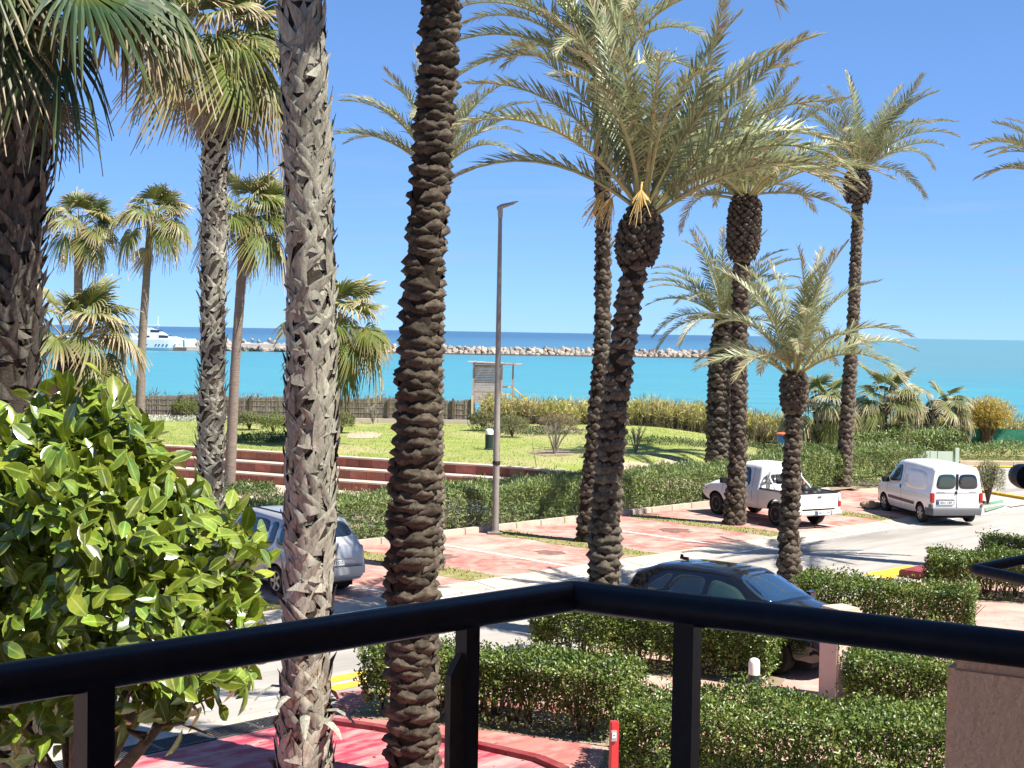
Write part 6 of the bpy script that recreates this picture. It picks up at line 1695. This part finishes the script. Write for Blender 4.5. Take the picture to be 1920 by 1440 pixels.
    for i, (x, y) in enumerate(((-1.35, .30), (-1.38, -.30))):
        mb = MB(); mb.lathe([(.15, 0), (.15, .03), (.11, .04), (.02, .66)], (0, 0, 0), 14); cn = tag(empty('traffic_cone', cargo(x, y, .63), rz), ['orange white traffic cone standing in pickup bed by roll bar', 'second traffic cone in pickup bed, on the far side'][i], 'traffic cone')
        mb.build('cone_body', M['orange'], cn, smooth=True, angle=40)
        mb = MB(); mb.lathe([(.066, .40), (.045, .52)], (0, 0, 0), 14); o = mb.build('reflective_band', M['white_line'], cn)
        mb = MB(); mb.box((0, 0, .012), (.36, .36, .025)); mb.build('base', M['orange'], cn)
    mb = MB()
    for k in range(9):
        mb.lathe([(.02, -.16), (.17, -.1), (.20, .02), (.13, .14), (.02, .18)], (rng.uniform(-.25, .25), rng.uniform(-.35, .35), rng.uniform(0, .24)), 8)
    tag(mb.build('sack_heap', M['plastic_black'], None, cargo(-1.75, -.20, .80), smooth=True), 'heap of dark sacks lying in the pickup bed', 'sacks')
make_pickup()

# --- silver estate / people carrier
def make_mpv():
    h = math.atan2(.77, -.64)      # nose towards the hedge
    c = Vector((-5.08, 32.2, .075))
    root = tag(empty('people_carrier', c, h), 'silver blue people carrier parked in red bay behind near palm', 'car')
    K = [(-2.22, .48, .92, 1.05, .70, .60, .02), (-2.16, .36, .95, 1.12, .80, .66, .03), (-2.0, .30, .98, 1.32, .855, .66, .03), (-1.72, .27, .98, 1.58, .87, .63, .03), (-1.35, .25, .98, 1.63, .875, .62, .035), (0, .24, .96, 1.66, .88, .62, .035), (.5, .24, .95, 1.62, .88, .61, .035),
         (1.28, .24, .94, 1.06, .87, .72, .05), (1.8, .26, .84, .95, .85, .68, .04), (2.1, .30, .68, .78, .78, .6, .03), (2.22, .38, .56, .62, .66, .52, .01)]
    sh = Shell(K)
    link('body', sh.mesh('body', M['silver'], arches=[(x, .32, .37) for x in (-1.32, 1.36)]), root)
    for x in (-1.32, 1.36):
        for y in (.765, -.765): wheel(root, x, y, .32, .21, M['rim'], 5)
    for sg in (1, -1):
        side_pane('window', sh, [(-1.95, 1.06), (-1.24, 1.04), (-1.20, 1.50), (-1.58, 1.49)], M['glass'], root, sg)
        side_pane('window', sh, [(-1.14, 1.04), (-.86, 1.03), (-.86, 1.52), (-1.14, 1.51)], M['glass'], root, sg)
        side_pane('window', sh, [(-.80, 1.03), (-.02, 1.01), (-.02, 1.54), (-.80, 1.53)], M['glass'], root, sg)
        side_pane('window', sh, [(.06, 1.01), (.98, 1.00), (.46, 1.50), (.06, 1.54)], M['glass'], root, sg)
        for x in (-1.17, -.03, .02): vseam(sh, root, [(x + .02, .36), (x, 1.02)], sg)
        for x in (-1.0, .22):
            mb = MB(); mb.box((x, sg * (sh.y(x, .84) + .015), .84), (.19, .03, .035)); mb.build('door_handle', M['rim'], root, bevel=.008)
        mb = MB(); mb.tube([(-1.6, sg * .60, 1.66), (-1.45, sg * .60, 1.70), (.2, sg * .585, 1.73), (.42, sg * .585, 1.68)], .018, 6); mb.build('roof_rail', M['plastic_black'], root)
        mirror(root, .98, sg * .86, 1.02, M['silver'])
        mb = MB(); mb.box((-2.07, sg * .745, .90), (.16, .09, .30)); mb.build('tail_light', M['tail_red'], root, bevel=.025)
        strip('side_moulding', sh, [(-.9, .52), (.9, .52)], M['silver'], root, sg, .06, .014)
    top_pane('windscreen', sh, [(.58, -.54), (1.22, -.66), (1.22, .66), (.58, .54)], M['glass'], root, (.006, 0, .006))
    top_pane('rear_window', sh, [(-2.08, -.60), (-2.08, .60), (-1.76, .54), (-1.76, -.54)], M['glass'], root, (-.006, 0, .006))
    mb = MB(); mb.box((-2.17, 0, .55), (.22, 1.58, .28)); mb.build('rear_bumper', M['silver'], root, bevel=.06)
    mb = MB(); mb.box((-2.225, 0, .82), (.03, 1.0, .02)); mb.build('tailgate_trim', M['rim'], root)
    mb = MB(); mb.lathe([(.055, 0), (.055, .012), (.035, .016)], (-2.222, 0, .93), 14, Matrix.Rotation(-math.pi / 2, 3, 'Y')); mb.build('badge', M['badge'], root)
    plate(root, -2.235, 0, .73, '5596 FDZ')
    mb = MB(); mb.box((0, 0, .24), (3.9, 1.3, .12)); mb.build('underbody', M['arch'], root)
make_mpv()

# --- black hatchback nosed in towards the garden
def make_black():
    h = math.atan2(-.72, .69); c = Vector((4.18, 26.05, .01))
    root = tag(empty('hatchback', c, h), 'shiny black hatchback parked behind hedge and railing', 'car')
    K = [(-2.2, .48, .86, .98, .74, .62, .02), (-2.12, .36, .92, 1.12, .84, .68, .03), (-1.95, .30, .96, 1.30, .88, .68, .03), (-1.55, .27, .98, 1.45, .90, .62, .04), (-1.2, .25, .98, 1.49, .905, .60, .045), (-.3, .24, .96, 1.51, .91, .60, .05), (.15, .24, .95, 1.49, .91, .60, .05),
         (.42, .24, .95, 1.40, .91, .60, .045), (1.12, .24, .95, 1.06, .905, .74, .06), (1.7, .26, .86, .98, .89, .70, .05), (2.05, .30, .72, .86, .84, .64, .03), (2.2, .36, .60, .70, .74, .56, .01)]
    sh = Shell(K)
    link('body', sh.mesh('body', M['navy'], arches=[(x, .34, .40) for x in (-1.30, 1.32)]), root)
    for x in (-1.30, 1.32):
        for y in (.79, -.79): wheel(root, x, y, .345, .23, M['rim_steel'], 7)
    for sg in (1, -1):
        side_pane('window', sh, [(-1.62, 1.06), (-1.18, 1.04), (-1.06, 1.37), (-1.20, 1.36)], M['glass'], root, sg)
        side_pane('window', sh, [(-1.12, 1.03), (-.30, 1.02), (-.30, 1.40), (-.98, 1.39)], M['glass'], root, sg)
        side_pane('window', sh, [(-.20, 1.02), (.84, 1.01), (.34, 1.32), (-.20, 1.40)], M['glass_green'], root, sg)
        strip('window_trim', sh, [(-1.6, 1.015), (-.3, .995), (.86, .99)], M['rim_steel'], root, sg, .015, .006)
        for x in (-1.16, -.25): vseam(sh, root, [(x, .36), (x, 1.0)], sg)
        for x in (-.98, -.05):
            mb = MB(); mb.box((x, sg * (sh.y(x, .88) + .015), .88), (.19, .03, .03)); mb.build('door_handle', M['navy'], root)
        mirror(root, .74, sg * .90, 1.04, M['navy'], 1.05)
        mb = MB(); mb.box((2.02, sg * .66, .74), (.22, .34, .11)); mb.build('headlight', M['tail_clear'], root, bevel=.03)
        mb = MB(); mb.box((-2.1, sg * .72, .92), (.14, .24, .15)); mb.build('tail_light', M['tail_red'], root, bevel=.03)
    top_pane('windscreen', sh, [(.24, -.52), (1.05, -.66), (1.05, .66), (.24, .52)], M['windscreen'], root, (.006, 0, .007))
    top_pane('rear_window', sh, [(-2.02, -.58), (-2.02, .58), (-1.60, .52), (-1.60, -.52)], M['glass'], root, (-.006, 0, .006))
    top_pane('sunroof', sh, [(-1.0, -.42), (-1.0, .42), (.0, .42), (.0, -.42)], M['glass'], root)
    mb = MB(); mb.box((-1.35, 0, 1.555), (.20, .02, .05)); mb.box((-1.41, 0, 1.59), (.06, .018, .06)); mb.build('antenna', M['plastic_black'], root)
    mb = MB(); mb.box((2.17, 0, .55), (.08, 1.0, .34)); mb.build('grille', M['plastic_black'], root, bevel=.03)
    mb = MB(); mb.box((2.215, 0, .42), (.016, .52, .115)); mb.build('number_plate', M['plate'], root)
    mb = MB(); mb.box((0, 0, .24), (3.9, 1.3, .12)); mb.build('underbody', M['arch'], root)
make_black()

# ------------------------------------------------------------------ small street furniture
def bollard(label, loc, r, h, top):
    root = tag(empty('bollard_light', loc), label, 'bollard light')
    mb = MB(); mb.lathe([(r * 1.25, 0), (r * 1.25, .05), (r, .07), (r, h - top)], (0, 0, 0), 16); mb.build('body', M['dark_green'], root, smooth=True, angle=40)
    mb = MB(); mb.lathe([(r * .98, h - top), (r * .98, h - .07), (r * .8, h - .02), (r * .4, h)], (0, 0, 0), 16); mb.build('diffuser', M['white_plastic'], root, smooth=True, angle=50)
    return root
bollard('dark green bollard light on lawn beside lamp post', lawn_at(917, 843), .16, .82, .22)
bollard('bollard light with white dome in front of sunlit hedge', Vector((3.78, 22.3, .005)), .09, .76, .25)
pp = gp(1590, 1322); pl = tag(empty('pillar', (5.22, 22.9, 0), RAD(27)), 'pink rendered gate pillar with rounded peach cap near black car', 'pillar')
mb = MB(); mb.box((0, 0, .66), (.46, .46, 1.33)); mb.build('shaft', M['stucco'], pl, bevel=.02)
mb = MB(); mb.box((0, 0, 1.40), (.52, .52, .14)); mb.build('cap', M['stucco_cap'], pl, bevel=.055)
rp = tag(empty('red_post', (1.29, 17.4, 0), RAD(12)), 'slim red metal post with grey box, at bottom by hedge', 'post')
mb = MB(); mb.box((0, 0, .53), (.095, .095, 1.06)); mb.build('shaft', M['red_enamel'], rp, bevel=.006)
mb = MB(); mb.box((-.02, -.058, .90), (.075, .03, .13)); bx = mb.build('switch_box', M['lamp_head'], rp, bevel=.006)
mb = MB(); mb.box((-.02, -.075, .91), (.05, .006, .07)); mb.build('plate', M['plate'], bx)
mb = MB(); mb.box((-.02, -.079, .915), (.02, .003, .008)); mb.build('marking', M['ink'], bx)
# red kerb with drain mouth at right
a, b = gp(1716, 1086), gp(1790, 1070)
rk = tag(empty('drain_kerb', (a + b) / 2, math.atan2(b.y - a.y, b.x - a.x)), 'red painted kerb block with round drain mouth by road', 'kerb')
L = (b - a).length
mb = MB(); mb.box((0, 0, .09), (L, .9, .18)); mb.build('block', M['kerb_red'], rk, bevel=.03)
mb = MB(); mb.lathe([(.12, -.02), (.12, .02)], (L * .12, -.455, .09), 16, Matrix.Rotation(math.pi / 2, 3, 'X')); mb.build('drain_mouth', M['hole'], rk)
sheet('red_ramp', [gp(1700, 1108), gp(1790, 1088), gp(1860, 1110), gp(1780, 1130)], .012, M['drive_red'])

# wind-blown leaf litter and old oil marks
M['litter'] = mat('dry_leaf_litter', (.20, .125, .06), (.33, .25, .13), 2, .9, .1, island=.4)
M['oil'] = mat('oil_stain', (.13, .075, .06), (.25, .13, .105), 6, .7, .3)
for nm, n, (s0, s1), (n0, n1), z in (('dry leaves lying in the gutter and driveway', 420, (-4, 14), (13, 18.4), .012), ('dry leaves scattered over the red parking bays', 500, (10, 46), (24.1, 29.6), ZB + .006),
                                     ('dry leaves fallen along the foot of the clipped hedges', 520, (14, 34), (9.5, 18.3), .02), ('dry leaves along the sloping parking kerb', 260, (12, 46), (22.7, 23.4), .012)):
    ss = nr.uniform(s0, s1, n); nn = nr.uniform(n0, n1, n); p = np.array([list(P(a, b, z)) for a, b in zip(ss, nn)])
    d, w, u = rand_frames(n, np.tile([0, 0, 1.], (n, 1)), .3); d[:, 2] *= .15; w[:, 2] *= .15
    V, F = leaf_cloud(p, d, w, u, nr.uniform(.04, .12, n), nr.uniform(.02, .045, n)); tag(link('leaf_litter', np_mesh('leaf_litter', V, F, [M['litter']])), nm, kind='stuff')
for s_, n_, r in ((20.3, 26.1, .5), (24.2, 27.2, .6), (26.9, 25.9, .45), (32.8, 26.6, .55), (30.2, 27.5, .4), (35.9, 25.6, .5), (15.6, 26.3, .5)):
    q = P(s_, n_); pts = [(q.x + math.cos(k * .393) * r * rng.uniform(.6, 1.1), q.y + math.sin(k * .393) * r * rng.uniform(.6, 1.1)) for k in range(16)]
    sheet('oil_stain', pts, ZB + .003, M['oil'])
# soil under the clipped hedges
for path, w in (([(-2.2, 22.0), (-.6, 21.6), (1.9, 20.5)], 1.3), ([(.4, 25.85), (2.4, 24.95), (4.6, 24.1)], 1.1), ([(1.2, 18.95), (3.2, 18.6), (6.1, 18.3)], 1.8), ([(5.7, 29.35), (9.1, 28.1)], 1.2), ([(5.1, 22.3), (7.3, 21.3)], 1.1), ([(9.2, 32.6), (13.6, 31.8)], 1.4), ([(11.8, 36.4), (14.7, 36.1)], 1.1)):
    L_, R_ = [], []
    for i, p in enumerate(path):
        t = (Vector(path[min(i + 1, len(path) - 1)]) - Vector(path[max(i - 1, 0)])).normalized(); nrm = Vector((-t.y, t.x)) * w / 2
        L_.append(Vector(p) + nrm); R_.append(Vector(p) - nrm)
    sheet('planting_bed', L_ + R_[::-1], .014 + .0005 * w, M['soil'])

# ------------------------------------------------------------------ balcony and building
ZF = EYE - 1.45
rail_z = EYE - .42
corner = Vector((.1016, 2.329, rail_z))
DL, DR = Vector((-.734, -.679, 0)), Vector((.864, -.503, 0))     # the two arms of the handrail
bal = tag(empty('balcony', P(0, .4, ZF)), 'balcony with round black handrail turning a corner, in shade', 'balcony')
B0 = bal.location
fr = corner + DL * 4.4; sd = corner + DR * 2.6
mb = MB(); mb.tube([fr - B0, corner - B0 + DL * .012, corner - B0, corner - B0 + DR * .012, sd - B0], .0250, 20)
mb.build('handrail', M['black_metal'], bal, smooth=True, angle=60)
hp = rail_z - ZF
def arm_t(px, d):      # where an arm of the rail crosses the view through that column
    k = (px - 960) / FOC
    return (k * corner.y - corner.x) / (d.x - k * d.y)
def post(px, d, w=.042):
    q = corner + d * arm_t(px, d) - B0; mb = MB()
    mb.box((q.x, q.y, hp / 2 - .006), (w, w, hp - .012), Matrix.Rotation(math.atan2(d.y, d.x), 3, 'Z')); return mb.build('post', M['black_metal'], bal)
post(180, DL, .036); post(884, DL, .026); post(-600, DL); post(1299, DR, .033)
q = corner + DL * arm_t(858, DL) - B0
mb = MB(); a0 = Matrix.Rotation(math.atan2(-DL.y, -DL.x), 3, 'Z')
vs_ = [a0 @ Vector(v) + Vector((q.x, q.y, 0)) for v in ((-.010, -.006, 0), (.010, -.006, 0), (.010, -.006, hp - .060), (-.010, -.006, hp - .090), (-.010, .006, 0), (.010, .006, 0), (.010, .006, hp - .060), (-.010, .006, hp - .090))]
mb.add(vs_, [(0, 1, 2, 3), (7, 6, 5, 4), (0, 4, 5, 1), (1, 5, 6, 2), (2, 6, 7, 3), (3, 7, 4, 0)]); mb.build('post_plate_lit', M['brown_black'], bal)  # plate in browner steel stands for the lit face of this post
c2 = Vector((corner.x, corner.y + .11)); DL2, DR2 = DL.to_2d(), DR.to_2d()
mb = MB(); mb.prism([(p.x - B0.x, p.y - B0.y) for p in (c2, c2 + DL2 * 4.5, P(-5.0, -1.2), P(2.2, -1.2), c2 + DR2 * 2.8)], -.18, 0); mb.build('floor_slab', M['white_building'], bal)
t0 = arm_t(1794, DR); ni = Vector((DR.y, -DR.x))      # towards the camera
pa = corner.to_2d() + DR2 * t0
mb = MB(); mb.prism([(p.x - B0.x, p.y - B0.y) for p in (pa + ni * .02, pa - ni * .12, pa - ni * .12 + DR2 * 1.9, pa + ni * .02 + DR2 * 1.9)], .002, hp - .024); mb.build('parapet', M['stucco_parapet'], bal, bevel=.012)
bld = tag(empty('building', P(0, -3, 0)), 'rendered apartment building behind the balcony', 'building')
C0 = bld.location
def bpr(nm, s0, s1, n0, n1, z0, z1, m=None):
    mb = MB(); mb.prism([(p.x - C0.x, p.y - C0.y) for p in (P(s0, n0), P(s1, n0), P(s1, n1), P(s0, n1))], z0, z1); return mb.build(nm, m or M['white_building'], bld)
bpr('wall', -14, 16, -9, -1.21, -.02, 12.4); bpr('roof_slab', -14.3, 16.3, -9.3, .75, 7.05, 7.25); bpr('roof', -14.2, 16.2, -9.2, -1.0, 12.405, 12.6)  # unseen; wall height and slab reach shaped to keep sun off the handrail
# the neighbour's terrace rail at the right edge
nc = dp(1829, 1068, 6.9)
nb_ = tag(empty('neighbour_terrace', (nc.x, nc.y, nc.z - 1.0)), 'corner of a second black handrail on terrace at right edge', 'terrace rail')
e_ = Vector((EX, EY, 0)); nn_ = Vector((-EY, EX, 0)); z1 = Vector((0, 0, 1.0))
mb = MB(); mb.tube([z1 + e_ * 4, z1 + e_ * .02, z1, z1 + Vector((.43, -.90, 0)) * .02, z1 + Vector((.43, -.90, 0)) * 2.2], .026, 14); mb.build('handrail', M['black_metal'], nb_, smooth=True, angle=60)
for p in (e_ * 1.1, e_ * 3.0, Vector((.43, -.90, 0)) * 1.2):
    mb = MB(); mb.box((p.x, p.y, .49), (.04, .04, .98)); mb.build('post', M['black_metal'], nb_)
mb = MB(); mb.prism([(p.x, p.y) for p in (Vector((.55, .25, 0)), e_ * 4, e_ * 4 - nn_ * 3, Vector((.95, -2.0, 0)))], -.16, 0); mb.build('floor_slab', M['white_building'], nb_)
sc = dp(1919, 893, 7.4); wl = tag(empty('spotlight', sc), 'black round spotlight poking in at right edge', 'spotlight')
mb = MB(); mb.lathe([(.03, -.09), (.058, -.06), (.064, .0), (.060, .07), (.045, .075)], (0, 0, 0), 18, Matrix.Rotation(math.pi / 2, 3, 'X')); mb.build('lamp_body', M['black_metal'], wl, smooth=True, angle=50)
mb = MB(); mb.tube([(.02, .02, -.05), (.10, .04, -.09), (.30, .08, -.12)], .014, 8); mb.tube([(.30, .08, -.12), (.30, .08, -1.6)], .02, 8); mb.build('bracket', M['black_metal'], wl)
